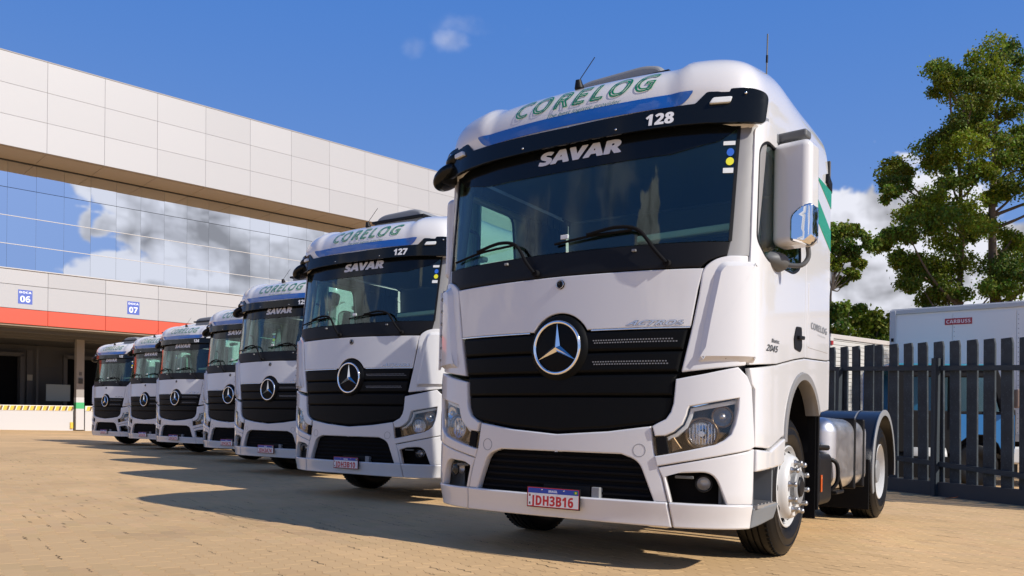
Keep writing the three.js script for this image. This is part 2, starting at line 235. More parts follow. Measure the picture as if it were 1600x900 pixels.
function makeTruck() {
  const T = new THREE.Group();
  const P = (name, geo, mat, parent = T, label) => part(name, geo, mat, parent, label);
  // --- nose: flap, grille, emblem
  const flapHalf = [X(.961, 1.916), X(.93, 1.78), X(.893, 1.553), X(.236, 1.553)]; const bump = []; for (let k = 0; k <= 16; k++) { const a = lerp(.5, Math.PI / 2, k / 16); bump.push([Math.cos(a) * .236, 1.437 + Math.sin(a) * .236]); }
  const flap = P('bonnet_flap', panel(halfToFull([[0, 1.925], ...flapHalf, ...bump.slice(0, -1), [0, 1.673]].reverse()).reverse(), { d0: 0, b: .008 }), M.white);
  P('edge_trim', [panel([X(.893, 1.552), X(.888, 1.543), X(.238, 1.543), X(.238, 1.552)].reverse(), { d0: .004, th: .012, b: .002 }), panel(mir([X(.893, 1.552), X(.888, 1.543), X(.238, 1.543), X(.238, 1.552)].reverse()), { d0: .004, th: .012, b: .002 })], M.chromeB, flap);
  const bd = P('round_badge', new THREE.CylinderGeometry(.031, .031, .012, 28).rotateX(Math.PI / 2).translate(0, 1.868, .024), M.black, flap); const bs = group('badge_star', flap, [0, 1.868, .032]); starEmblem(bs, .028, M.chrome);
  const gr = P('grille', panel(halfToFull(GR.map((p) => [...p]).reverse()).reverse(), { d0: -.035, th: .02, b: 0 }), M.blackMatt);
  const gx = (y) => { for (let i = 0; i < GR.length - 1; i++) { const [s0, y0] = GR[i], [s1, y1] = GR[i + 1]; if (y <= y0 && y >= y1) return lerp(s0, s1, (y0 - y) / (y0 - y1)); } return GR[0][0]; };
  for (const [a, b] of [[1.540, 1.4045], [1.4015, 1.266], [1.256, 1.1145]]) { const side = []; for (let k = 0; k <= 6; k++) { const y = lerp(a, b, k / 6); side.push([gx(y) - .006, y]); } P('grille_slat', panel(halfToFull(side.slice().reverse()), { d0: .006, th: .05, b: .022, seg: 3 }), M.slat, gr); }
  { const side = []; for (let k = 0; k <= 14; k++) { const y = lerp(1.1115, .945, k / 14); side.push([gx(y) - .006, y]); } side.push(X(.374, .90), [0, .874]); P('grille_slat', panel(halfToFull(side.slice().reverse()), { d0: .004, th: .05, b: .022, seg: 3 }), M.slat, gr); }
  { const h = []; for (const [y, x0, x1] of [[1.478, .26, .80], [1.462, .26, .81], [1.338, .26, .76], [1.322, .26, .77]]) for (let x = x0 + (y === 1.462 || y === 1.322 ? .009 : 0); x < x1; x += .018) for (const g of [1, -1]) { const q = wrap(g * sX(x), y, .0065); if (g < 0) continue; h.push(box(.010, .0075, .003).rotateY(g * .06).translate(...q)); } P('perforation', h, M.midgrey, gr); }
  const em = group('emblem', T, [0, 1.438, .052]);
  P('emblem_disc', toCreasedNormals(new THREE.LatheGeometry([[0, -.004], [.185, -.004], [.205, -.012], [.222, -.03], [.226, -.06]].map(([r, y]) => new THREE.Vector2(r, y)).reverse(), 56).rotateX(Math.PI / 2), .5), M.slat, em);
  starEmblem(em, .184, M.chrome);
  // --- bumper
  const C = [[0, .858], X(.374, .885), X(.66, .925), X(.686, .753), X(.735, .60), X(.772, .452), X(.688, .452), ...rounded([X(.688, .452), [...X(.588, .703), .10], X(.468, .742), [0, .742]], .002).slice(1)];
  const bm = P('bumper', panel(halfToFull(C), { d0: .008, th: .05, b: .010, seg: 3 }), M.white);
  P('lower_grille', panel(halfToFull(rounded([[0, .425], X(.70, .425), X(.60, .73), [0, .755]], .01)), { d0: -.06, th: .02, b: 0 }), M.blackMatt, bm);
  { const h = []; for (let y = .47; y < .72; y += .045) h.push(panel(halfToFull([[0, y], X(.66 - (y - .47) * .36, y), X(.66 - (y - .47) * .36, y + .018), [0, y + .018]]), { d0: -.035, th: .02, b: .004, seg: 1 })); P('mesh_bar', h, M.blackMatt, bm); }
  P('tow_bracket', rbox(.06, .085, .05, .006, .29, .475, -.02), M.midgrey, bm); P('radar_unit', rbox(.36, .075, .03, .006, .06, .482, -.032), M.black, bm);
  for (const g of [1, -1]) { const rg = (r) => Array.from({ length: 32 }, (_, k) => [g * sX(.59) + Math.cos(k / 32 * 6.2832) * r, .77 + Math.sin(k / 32 * 6.2832) * r]); P('tow_cover', panel(rg(.042), { d0: .0092, th: .004, b: 0, holes: [rg(.0385)] }), M.midgrey, bm); };
  P('valance', panel(halfToFull(rounded([[0, .296], X(.80, .292), X(.772, .452), [0, .449]], .008)), { d0: .022, th: .05, b: .011, seg: 3 }), M.white, bm);
  for (const g of [1, -1]) {
    const m = g > 0 ? (p) => p : mir;
    // corner of the bumper with the fog lamp
    const cb = P('bumper_corner', panel(m(rounded([X(.778, .452), X(.741, .60), X(.712, .668), X(.983, .726), X(1.208, .786), [...Z(-.305, .80), .01], Z(-.30, .452), X(1.108, .452), [...X(1.038, .652), .08], X(.836, .637), [...X(.757, .617), .02], X(.797, .452)], .006)), { d0: .012, th: .05, b: .009, seg: 3 }), M.white);
    P('fog_recess', panel(m(rounded([X(.77, .43), X(.70, .64), X(1.06, .67), X(1.13, .43)], .01)), { d0: -.17, th: .02, b: 0 }), M.blackMatt, cb);
    const fq = wrap(g * sX(.985), .575, -.03), fl = group('fog_lamp', cb); fl.position.set(...fq); fl.rotation.y = g * .35;
    P('bezel', new THREE.TorusGeometry(.047, .006, 8, 30), M.black, fl); P('reflector', new THREE.SphereGeometry(.045, 20, 10, 0, 7, 0, 1.3).rotateX(-Math.PI / 2).translate(0, 0, -.045), M.nut, fl); P('lens', new THREE.SphereGeometry(.07, 20, 8, 0, 7, 0, .68).rotateX(Math.PI / 2).translate(0, 0, -.052), M.lens, fl);
    const dq = wrap(g * sX(.87), .612, -.02); P('day_lamp', rbox(.115, .018, .02, .004).rotateY(g * .13).translate(...dq), M.trim, cb);
    P('corner_valance', panel(m(rounded([X(.808, .292), X(.78, .452), Z(-.30, .452), Z(-.31, .30)], .01)), { d0: .022, th: .05, b: .011, seg: 3 }), M.white, cb);
    P('side_valance', panel(m(rounded([Z(-.315, .30), Z(-.315, .43), Z(-.76, .44), Z(-.735, .335)], .01)), { d0: .016, th: .05, b: .012 }), M.step, cb);
    P('step_tread', [box(.24, .02, .40, g * 1.13, .436, -.53), ...[0, 1, 2, 3, 4].map((k) => box(.22, .008, .03, g * 1.13, .449, -.38 - k * .075))], M.pillar, cb);
    P('step_well', [box(.02, .34, .46, g * 1.02, .60, -.53), box(.20, .34, .02, g * 1.12, .60, -.325), box(.19, .34, .02, g * 1.12, .60, -.755)], M.step, cb);
    // headlight and the white panel round it
    const sur = [X(.672, .925), X(.70, .942), X(.756, .972), X(.786, 1.018), X(.80, 1.07), X(.806, 1.14), X(.812, 1.222), X(.974, 1.255), X(1.149, 1.302), X(1.19, 1.245), Z(-.272, 1.18), Z(-.302, .812), X(1.205, .792), X(.983, .732), X(.706, .674), X(.690, .736), ...HL.slice(1, 15).reverse(), X(.690, .862)].reverse();
    const hs = P('headlight_panel', panel(m(sur), { d0: .020, th: .06, b: .008, seg: 3 }), M.white);
    const hl = group('headlight', T);
    P('housing', panel(m(HL.map((p) => [p[0], p[1]])), { d0: -.20, th: .012, b: 0 }), M.lampDark, hl);
    const trimIn = HL.slice(1, 8), off = (p, i) => { const a = HL[Math.max(0, i)], b = HL[i + 2], L = Math.hypot(b[0] - a[0], b[1] - a[1]), nx = (b[1] - a[1]) / L, ny = -(b[0] - a[0]) / L; return [p[0] + nx * .034, p[1] + ny * .034]; };
    const inner = trimIn.map((p, i) => off(p, i)); inner[inner.length - 1] = [trimIn[6][0] - .002, trimIn[6][1] - .036];
    const trO = trimIn.map((p, i) => { const q = off(p, i); return [lerp(p[0], q[0], .3), lerp(p[1], q[1], .3)]; });
    P('light_strip', panel(m([...trO, ...inner.slice().reverse()].reverse()), { d0: -.022, th: .05, b: .005, seg: 1 }), M.sticker, hl);
    const bl = [X(.694, .853), X(.757, .866), X(.777, .757), X(.708, .744)].reverse(); P('blank_cover', panel(m(bl), { d0: .014, th: .03, b: .004 }), M.blackMatt, hl);
    const lampDir = g * .22;
    const bowl = (r, x, y, d, name) => { const L = group(name, hl, wrap(g * sX(x), y, d)); L.rotation.y = lampDir; return L; };
    const big = bowl(.085, .967, .884, -.03, 'main_lamp');
    P('bezel', new THREE.LatheGeometry([[.106, -.05], [.106, -.005], [.098, .004], [.088, -.004], [.086, -.05]].map(([r, y]) => new THREE.Vector2(r, y)), 40).rotateX(Math.PI / 2), M.lampIn, big);
    P('reflector', new THREE.SphereGeometry(.12, 32, 12, 0, 7, 0, .80).rotateX(-Math.PI / 2).translate(0, 0, .055), M.bowl, big); const rb = []; for (let k = -4; k <= 4; k++) rb.push(box(.004, Math.sqrt(.085 * .085 - (k * .019) ** 2) * 1.9, .006, k * .019, 0, -.018 - .03 * (1 - (k / 4.5) ** 2))); P('flute', rb, M.chromeB, big); P('bulb_shield', new THREE.CylinderGeometry(.018, .018, .035, 16).rotateX(Math.PI / 2).translate(0, 0, -.02), M.chromeB, big);
    P('lens', new THREE.SphereGeometry(.14, 28, 8, 0, 7, 0, .66).rotateX(Math.PI / 2).translate(0, 0, -.105), M.lens, big);
    const sm = bowl(.05, 1.083, .993, -.035, 'high_beam_lamp'); P('reflector', new THREE.SphereGeometry(.075, 26, 10, 0, 7, 0, .95).rotateX(-Math.PI / 2).translate(0, 0, .03), M.bowl, sm); P('bezel', new THREE.TorusGeometry(.063, .007, 8, 32).translate(0, 0, -.012), M.lampIn, sm); P('bulb', new THREE.SphereGeometry(.022, 16, 10).translate(0, 0, -.015), M.nut, sm);
    P('indicator', [panel(m([X(.80, .862), X(.85, .79), X(.79, .765), X(.782, .85)]), { d0: -.02, th: .03, b: .004, seg: 1 }), panel(m([X(1.06, .90), X(1.11, .895), X(1.075, .855), X(1.045, .84)]), { d0: -.03, th: .03, b: .004, seg: 1 })], M.lampIn, hl);
    P('cover_glass', panel(m(HL.map((p) => [p[0], p[1]])), { d0: .006, th: .002, b: 0 }), M.lens, hl);
    // white corner panel that steers the air past the door, standing off at its rear edge
    const df = P('corner_deflector', panel(m(rounded([X(.84, 1.266), X(.900, 1.548), X(.938, 1.76), [...X(.955, 1.918), .05], [...X(1.03, 1.978), .05], X(1.10, 1.996), Z(-.245, 2.0), Z(-.245, 1.315)], .012)), { d0: .004, th: .03, b: .010 }), M.white);
    P('air_blade', panel(m(rounded([X(.935, 1.33), X(.975, 1.60), X(1.025, 1.90), [...X(1.06, 1.955), .04], ...(g > 0 ? [Z(-.300, 1.965), Z(-.300, 1.335)] : [X(1.175, 1.962), X(1.175, 1.335)])], .015)), { d0: .036, th: .05, b: .034, seg: 1, edge: .06, crease: .35 }), M.white, df);
    if (g < 0) for (let k = 0; k < 6; k++) P('vane', panel(m([g > 0 ? Z(-.25, 1.40 + k * .095) : X(1.15, 1.40 + k * .095), g > 0 ? Z(-.25, 1.405 + k * .095) : X(1.15, 1.412 + k * .095), Z(-.292, 1.405 + k * .095), Z(-.292, 1.40 + k * .095)].reverse()), { d0: .045, th: .05, b: 0 }), M.pillar, df);
    if (g < 0) P('vane_rail', panel(m(rounded(g > 0 ? [Z(-.255, 1.34), Z(-.255, 1.93), Z(-.30, 1.93), Z(-.32, 1.40)] : [X(1.218, 1.33), X(1.218, 1.95), Z(-.35, 1.95), Z(-.37, 1.42)], .01)), { d0: .064, th: .014, b: .005 }), M.white, df);
    // pillar between windscreen and door
    P('pillar', panel(m([X(1.085, 1.985), X(1.10, 2.10), X(1.125, 2.90), Z(-.46, 2.93), Z(-.31, 1.997), X(1.185, 2.0)]), { d0: -.010, th: .03, b: .006 }), M.pillar);
    // door
    const doorPts = rounded([Z(-.26, 1.32), Z(-.26, 2.0), Z(-.255, 2.82), Z(-.40, 2.90), Z(-1.30, 2.90), Z(-1.40, 2.80), Z(-1.42, 2.1), Z(-1.42, 1.465), Z(-1.15, 1.43), Z(-.7, 1.36)].reverse(), .02);
    const win = rounded([Z(-.30, 2.10), Z(-.30, 2.72), [...Z(-.42, 2.775), .06], [...Z(-1.20, 2.77), .08], [...Z(-1.30, 2.10), .08], [...Z(-1.1, 2.02), .1], [...Z(-.45, 2.0), .12]].reverse(), .06);
    const dr = P('door', panel(m(doorPts), { d0: 0, th: .03, b: .006, holes: [g > 0 ? win.slice().reverse() : mir(win).reverse()], edge: .12 }), M.white);
    P('window_seal', panel(m(win), { d0: -.004, th: .014, b: 0, holes: [(g > 0 ? (p) => p.slice().reverse() : (p) => mir(p).reverse())(win.map(([s, y]) => [lerp(s, sZ(-.8), .03), lerp(y, 2.4, .035)]))] }), M.black, dr);
    P('door_window', panel(m(win), { d0: -.012, th: .004, b: 0 }), M.sideglass, dr);
    P('door_handle', [panel(m(rounded([Z(-1.12, 1.50), Z(-1.10, 1.57), [...Z(-1.16, 1.665), .03], Z(-1.30, 1.675), Z(-1.32, 1.53), Z(-1.28, 1.49)].reverse(), .02)), { d0: .008, th: .02, b: .006 }), panel(m(rounded([Z(-1.175, 1.572), Z(-1.175, 1.60), Z(-1.31, 1.61), Z(-1.31, 1.582)].reverse(), .008)), { d0: .03, th: .022, b: .008 })], M.black, dr);
    P('door_card', panel(m([Z(-.30, 1.33), Z(-.30, 2.02), Z(-1.38, 2.05), Z(-1.38, 1.45)].reverse()), { d0: -.06, th: .02, b: 0 }), M.dash, dr);
    // panel behind the door, locker lid, roof shoulder
    const sd = P('cab_side', panel(m([Z(-1.426, 1.465), Z(-1.426, 2.90), Z(-2.16, 2.90), Z(-2.2, 1.51), Z(-2.1, 1.50)].reverse()), { d0: 0, th: .03, b: .005, edge: .14 }), M.white);
    P('shoulder', panel(m([Z(-.26, 2.90), Z(-.255, 2.83), Z(-.40, 2.905), Z(-1.30, 2.905), Z(-1.42, 2.905), Z(-2.16, 2.905), Z(-2.16, 2.93), Z(-.36, 2.93)].reverse()), { d0: -.012, th: .02, b: 0, edge: .14 }), M.white, sd);
    P('locker_lid', panel(m(rounded([Z(-1.50, 1.545), Z(-1.50, 2.035), Z(-2.13, 2.0), Z(-2.15, 1.56)].reverse(), .02)), { d0: .004, th: .012, b: .004 }), M.white, sd);
    P('green_band', [panel(m([Z(-1.66, 2.895), Z(-2.17, 2.75), Z(-2.17, 2.893), Z(-1.95, 2.895)]), { d0: .003, th: .004, b: 0 }), panel(m([Z(-1.60, 2.60), Z(-2.17, 2.40), Z(-2.17, 2.565), Z(-1.60, 2.77)]), { d0: .003, th: .004, b: 0 })], M.green, sd);
    P('rear_spoiler', panel(m(rounded([Z(-2.04, 2.93), Z(-2.06, 3.02), Z(-2.19, 2.97), Z(-2.19, 2.88)].reverse(), .01)), { d0: .006, th: .04, b: .008 }), M.black, sd);
    // fender under the door with the wheel arch
    const arch = []; for (let k = 0; k <= 20; k++) { const a = lerp(Math.PI * .985, .13, k / 20); arch.push(Z(-1.405 + Math.cos(Math.PI - a) * -.53 * -1, .84 + Math.sin(a) * .51)); }
    const fz = [Z(-.262, 1.30), Z(-.285, 1.20), Z(-.312, 1.17), Z(-.318, .81), Z(-.55, .80), Z(-.87, .885)];
    const archZ = []; for (let k = 0; k <= 22; k++) { const a = lerp(0.05, Math.PI - .45, k / 22); archZ.push(Z(-1.405 + Math.cos(a) * .525, .85 + Math.sin(a) * .50)); }
    const fpts = [...fz, ...archZ, Z(-2.19, 1.10), Z(-2.2, 1.505), Z(-2.1, 1.492), Z(-1.42, 1.457), Z(-1.15, 1.422), Z(-.7, 1.352)];
    const fd = P('fender', panel(m(fpts), { d0: .004, th: .035, b: .010, edge: .1 }), M.white);
    const lip = (r0, r1, d0, th, mat, name) => { const o = [], i = []; for (let k = 0; k <= 26; k++) { const a = lerp(-.02, Math.PI - .45, k / 26); o.push(Z(-1.405 + Math.cos(a) * (.525 + r0), .85 + Math.sin(a) * (.5 + r0))); i.push(Z(-1.405 + Math.cos(a) * (.525 + r1), .85 + Math.sin(a) * (.5 + r1))); } return P(name, panel(m([...o, ...i.reverse()]), { d0, th, b: .006, edge: .1 }), mat, fd); };
    lip(.0, -.055, .016, .10, M.pillar, 'arch_lip');
    P('arch_liner', grid(20, 1, (u, v) => { const a = lerp(-.25, Math.PI + .2, u); return [g * lerp(1.16, .72, v), .85 + Math.sin(a) * .47, -1.405 + Math.cos(a) * .52]; }), M.blackMatt, fd);
    P('step_flare', panel(m(rounded([Z(-.318, .655), Z(-.322, .795), Z(-.55, .785), Z(-.885, .868), Z(-.868, .71), Z(-.80, .685)], .012)), { d0: .016, th: .05, b: .014, seg: 3 }), M.white, fd);
    // mudflap and rear arch guard
    P('mudflap', [rbox(.54, .86, .02, .006, g * .93, .66, -2.02), rbox(.03, .80, .035, .006, g * 1.205, .70, -2.03)], M.blackMatt, fd);
    // wheels
    makeWheel(T, 'front_wheel', g * 1.165, -1.40, g, false); makeWheel(T, 'rear_wheel', g * 1.20, -5.02, g, true);
    // rear mudguard: half drum over the twin wheels
    const mg = P('mudguard', grid(26, 1, (u, v) => { const a = lerp(-.32, Math.PI + .1, u); return [g * lerp(.50, 1.215, v), .52 + Math.sin(a) * .665, -5.02 + Math.cos(a) * .70]; }), phGuard);
    P('guard_rim', grid(26, 3, (u, v) => { const a = lerp(-.32, Math.PI + .1, u), r = [.0, .012, .012, -.05][Math.round(v * 3)], x = [1.212, 1.222, 1.236, 1.236][Math.round(v * 3)]; return [g * x, .52 + Math.sin(a) * (.665 + r), -5.02 + Math.cos(a) * (.70 + r)]; }), M.midgrey, mg);
    for (const xx of [.52, .98]) P('guard_rib', grid(26, 1, (u, v) => { const a = lerp(-.3, Math.PI, u); return [g * (xx + v * .016), .52 + Math.sin(a) * .671, -5.02 + Math.cos(a) * .706]; }), M.midgrey, mg);
    P('guard_bracket', box(.10, .05, .5, g * 1.0, 1.0, -4.55), M.black, mg); P('shade_flap', [rbox(.66, .52, .02, .006, g * .87, .40, -4.30), box(.02, .8, 1.2, g * .50, .75, -5.0)], M.blackMatt, mg);  // flap and inner plate added to darken the gap ahead of the rear wheel
    // frame rail, air bellows, axle
    P('frame_rail', box(.08, .27, 5.2, g * .40, .86, -3.1), M.blackMatt);
    // mirrors
    const mr = group('mirror', T, [g * 1.365, 2.46, -.66]); mr.rotation.y = -g * .10;
    P('housing', [rbox(.255, .68, .20, .055, 0, 0, 0, 5)], M.white, mr);
    P('mirror_glass', rbox(.22, .62, .008, .003, 0, 0, -.102), M.mirrorGlass, mr);
    if (g > 0) P('chrome_cap', [panel(rounded([[.0, -.32], [.0, -.15, .07], [.075, -.10], [.125, -.085], [.138, -.10], [.138, -.30], [.10, -.345]].map(([a, b, c]) => [g * a, b, c ?? .02]).sort(() => 0).slice()[g > 0 ? 'slice' : 'reverse'](), .02), { d0: 0, th: .12, b: .015, seg: 3, map: (a, b, d) => [a, b, d + .108 - .9 * Math.max(0, Math.abs(a) - .08) ** 1.3] })], M.chrome, mr);
    P('mirror_arm', [rbox(.27, .06, .10, .02, -g * .06, .395, -.02), rbox(.11, .075, .13, .02, -g * .16, .385, -.0)], M.grey, mr);
    P('lower_bracket', [new THREE.SphereGeometry(1, 24, 14).scale(.10, .065, .15).translate(-g * .135, -.43, .03), tube([[-g * .1, -.44, -.02], [g * .02, -.45, -.07], [g * .055, -.40, -.09], [g * .06, -.31, -.06]], .016, 16)], M.grey, mr);
    // under-body of the cab
    P('seat', [rbox(.46, .16, .5, .05, g * .62, 1.60, -1.15), rbox(.46, .62, .16, .06).rotateX(-.14).translate(g * .62, 1.96, -1.46), rbox(.28, .2, .1, .04).rotateX(-.1).translate(g * .62, 2.36, -1.52)], M.seat);
    P('curtain', grid(24, 1, (u, v) => [g * (1.17 - .02 * Math.sin(u * 40)), lerp(2.0, 2.86, v), lerp(-1.32, -2.0, u)]), M.curtain);
    const pi = P('pillar_trim', [bar([g * 1.12, 2.05, -.30], [g * 1.10, 2.85, -.40], .035), box(.03, .10, 1.7, g * 1.17, 2.84, -1.2)], M.trim);
    P('grab_rail', tube([[g * 1.12, 2.12, -.36], [g * 1.05, 2.16, -.40], [g * 1.05, 2.42, -.44], [g * 1.11, 2.46, -.42]], .014, 18), M.dash, pi);
  }
  // --- windscreen, cowl, sun strip, visor
  P('cowl', panel(halfToFull(rounded([[0, 1.928], X(.945, 1.922), [...X(.985, 1.962), .03], X(1.04, 1.986), X(1.088, 1.998), X(1.104, 2.085), X(.5, 2.09), [0, 2.092]], .004)), { d0: -.004, th: .03, b: .008 }), M.black);
  const ws = P('windscreen', panel(halfToFull([[0, 2.094], X(.6, 2.092), X(1.105, 2.088), X(1.122, 2.88), [0, 2.88]]), { d0: -.006, th: .005, b: 0, edge: .12 }), M.glass);
  P('sun_strip', panel(halfToFull([[0, 2.672], X(.72, 2.680), X(1.0, 2.74), X(1.11, 2.82), X(1.12, 2.88), [0, 2.88]]), { d0: -.001, th: .003, b: 0 }), M.gloss, ws);
  P('windscreen_seal', [1, -1].map((g) => panel((g > 0 ? (p) => p : mir)([X(1.09, 2.09), X(1.108, 2.09), X(1.124, 2.86), X(1.106, 2.86)]), { d0: -.002, th: .01, b: 0 })), M.black, ws);
  P('rear_view_box', rbox(.06, .03, .02, .004, -.0, 2.20, -.02), M.sticker, ws);
  for (const [y, w, h, m] of [[2.725, .042, .024, M.sticker], [2.665, .024, .026, M.stBlue], [2.605, .026, .026, M.yellow], [2.545, .036, .030, M.sticker]]) P('sticker', h === w || m === M.yellow || m === M.stBlue ? panel(Array.from({ length: 18 }, (_, k) => [sX(1.072) + Math.cos(k / 18 * 6.2832) * w, y + Math.sin(k / 18 * 6.2832) * h]), { d0: .0, th: .003, b: 0 }) : panel([X(1.072 - w, y - h * .55), X(1.072 + w * .6, y - h * .55), X(1.072 + w * .6, y + h * .55), X(1.072 - w, y + h * .55)], { d0: 0, th: .003, b: 0 }), m, ws);
  const vs = P('visor', panel(halfToFull(rounded([[0, 2.842], X(.7, 2.842), X(1.0, 2.835), X(1.15, 2.83), [...Z(-.27, 2.83), .03], [...Z(-.29, 3.02), .05], [...X(1.14, 3.06), .06], X(1.02, 3.06), X(.92, 3.045), X(.86, 2.975), [0, 2.962]], .01)), { d0: .075, th: .03, b: .004, seg: 2 }), M.gloss);
  for (const g of [1, -1]) { P('marker_light', panel((g > 0 ? (p) => p : mir)(rounded([X(.935, 2.958), X(.955, 2.998), X(1.055, 3.0), X(1.045, 2.96)].reverse(), .012)), { d0: .097, th: .03, b: .008 }), M.sticker, vs);  P('bolt', new THREE.SphereGeometry(.008, 8, 6).translate(...wrap(g * sX(.36), 2.875, .077)), M.chromeB, vs); P('bolt', new THREE.SphereGeometry(.010, 8, 6).translate(...wrap(g * sX(1.12), 3.02, .079)), M.chromeB, vs); }
  // --- roof
  const NS = 120, smax = sZ(-2.16);
  const rf = P('roof', grid(NS, 40, (u, v) => roofPt(lerp(-smax, smax, u), v * .999)), M.white);
  P('roof_edge', grid(NS, 1, (u, v) => { const s = lerp(-smax, smax, u), q = roofPt(s, 0); return v < .5 ? [q[0], q[1], q[2]] : [q[0] * .98, q[1] - .06, q[2] - .03]; }), M.white, rf);
  P('blue_stripe', grid(60, 3, (u, v) => { const x = lerp(-.82, .86, u), tp = 3.058, bt = 2.975 + .045 * Math.pow(clamp((Math.abs(u - .5) - .44) / .06), 2) * 1.6; return roofAt(x, Math.min(lerp(bt, tp, v), 3.058), .006); }), M.blue, rf);
  const hp = [[-.43, 3.40], [-.40, 3.575], [-.27, 3.620], [.22, 3.635], [.36, 3.60], [.43, 3.40]];
  P('hatch', [new THREE.ExtrudeGeometry(shapeOf(rounded(hp, .06)), { depth: .55, bevelEnabled: true, bevelThickness: .06, bevelSize: .035, bevelOffset: -.035, bevelSegments: 4 }).translate(0, 0, -1.36)], M.midgrey, rf);
  P('hatch_seal', rbox(.88, .035, .74, .01, 0, 3.515, -1.08), M.black, rf);
  { const [ax, ay, az] = roofAt(.03, 3.315, 0).map((v, k) => k ? v : -.04); P('antenna_base', [new THREE.CylinderGeometry(.020, .034, .055, 16).rotateX(.25).translate(ax, ay + .03, az + .02), new THREE.SphereGeometry(.034, 14, 10).translate(ax, ay + .005, az + .01)], M.black, rf);
    P('antenna_whip', bar([ax, ay + .05, az + .02], [ax + .08, ay + .235, az - .06], .0032, 6), M.black, rf); }
  P('cab_back', [box(2.48, 2.0, .03, 0, 2.15, -2.19), box(2.3, .34, .03, 0, 3.08, -2.17)], M.whiteIn); P('cab_floor', [box(2.3, .04, 1.9, 0, 1.30, -1.2), box(2.2, .5, .03, 0, 1.6, -.15)], M.dash);
  P('headliner', box(2.3, .03, 1.6, 0, 2.93, -1.30), M.trim);
  const db = P('dashboard', [rbox(2.2, .22, .42, .06, 0, 2.0, -.42), rbox(.8, .16, .3, .05, .55, 2.05, -.46), rbox(.5, .5, .3, .05, 0, 1.75, -.5)], M.dash);
  P('steering_wheel', [new THREE.TorusGeometry(.22, .018, 10, 36).rotateX(-1.05), bar([-.2, 0, 0], [.2, 0, 0], .015), new THREE.SphereGeometry(.06, 14, 10)].map((q) => q.translate(.60, 2.10, -.78)), M.dash);
  P('bunk', rbox(2.2, .5, .6, .06, 0, 1.75, -1.86), M.curtain);
  P('cream_bar', rbox(.75, .05, .06, .015).rotateZ(.02).translate(.76, 2.215, -.36), M.cream, db);  // cream bar lying just behind the windscreen
  // wipers
  const W = (x, y, d = .03) => wrap(sX(x), y, d);
  for (const [b0, b1, p0] of [[[-1.0, 2.135], [-.42, 2.185], [-.20, 1.96]], [[-.06, 2.15], [.50, 2.19], [.74, 1.955]], [[.42, 2.12], [.98, 2.15], [1.0, 1.975]]].slice(0, 2)) {
    P('wiper', [tube([W(...b0, .016), W(lerp(b0[0], b1[0], .5), lerp(b0[1], b1[1], .5) + .008, .02), W(...b1, .016)], .009, 20), tube([W(lerp(b0[0], b1[0], .45), lerp(b0[1], b1[1], .5) + .015, .035), W(lerp(b0[0], b1[0], .85), b1[1] + .022, .045), W(b1[0] + .05, b1[1] - .01, .045), W(lerp(b1[0], p0[0], .7), lerp(b1[1], p0[1], .65), .04), W(...p0, .03)], .012, 30), new THREE.CylinderGeometry(.022, .026, .03, 14).rotateX(Math.PI / 2).translate(...W(...p0, .012))], M.blackMatt);
  }
  for (const x of [-.47, .52]) P('washer_nozzle', rbox(.028, .018, .02, .005).translate(...W(x, 2.055, .004)), M.midgrey);
  // front-view mirror on the far corner
  const km = group('front_mirror', T, [-1.05, 2.89, -.30]); km.scale.setScalar(1.22);
  P('arm', tube([[.06, .07, .03], [-.03, .08, .05], [-.11, .06, .04], [-.15, .0, .02]], .026, 18), M.gloss, km);
  P('housing', new THREE.SphereGeometry(1, 28, 18).scale(.055, .115, .105).rotateZ(-.95).translate(-.14, -.02, .03), M.gloss, km);
  P('upper_shell', new THREE.SphereGeometry(1, 24, 14).scale(.05, .09, .08).rotateZ(-1.2).translate(-.07, .075, .02), M.gloss, km);
  // --- chassis
  P('axle_beam', [bar([-1, .5, -1.40], [1, .5, -1.40], .06, 10), bar([-.9, .512, -5.02], [.9, .512, -5.02], .09, 12), new THREE.SphereGeometry(.24, 18, 12).translate(0, .5, -5.02)], M.blackMatt);
  P('sump_guard', [rbox(1.7, .3, 1.0, .05, 0, .62, -.75), rbox(.9, .5, 1.2, .08, 0, .85, -1.5), rbox(1.2, .12, 3.0, .03, 0, .72, -3.2)], M.blackMatt);
  P('fifth_wheel', [rbox(.9, .07, .8, .03, 0, 1.08, -4.8), box(.8, .12, .3, 0, 1.0, -4.8)], M.blackMatt);
  const tk = P('fuel_tank', rbox(.66, .65, 1.58, .13, .875, .73, -3.40, 6), M.alu);
  for (const z of [-3.50, -3.93]) P('tank_strap', [rbox(.685, .675, .055, .02, .875, .73, z, 4)].map((q) => q), M.black, tk);
  P('filler_cap', [new THREE.CylinderGeometry(.05, .05, .05, 20).translate(.98, 1.08, -2.9), new THREE.CylinderGeometry(.03, .03, .07, 16).translate(.9, 1.08, -3.1)], M.black, tk); P('tank_step', [rbox(.12, .03, .30, .008, 1.16, .40, -2.85), bar([1.2, .40, -3.0], [1.2, .62, -2.75], .015)], M.black, tk);
  const tk2 = P('air_tank', [rbox(.5, .5, .9, .1, -.9, .75, -2.9, 4), rbox(.4, .4, .6, .06, -.9, .72, -3.8, 4)], M.alu);
  const ad = P('additive_tank', [rbox(.34, .44, .50, .06, 1.02, .53, -2.42, 4)], M.black);
  P('filler_cap', [new THREE.CylinderGeometry(.045, .05, .05, 18).rotateZ(-.7).translate(1.09, .80, -2.28)], M.capBlue, ad); P('filler_neck', [new THREE.CylinderGeometry(.05, .06, .10, 16).rotateZ(-.7).translate(1.06, .76, -2.28), bar([1.1, .8, -2.35], [1.17, .79, -2.55], .025)], M.black, ad);
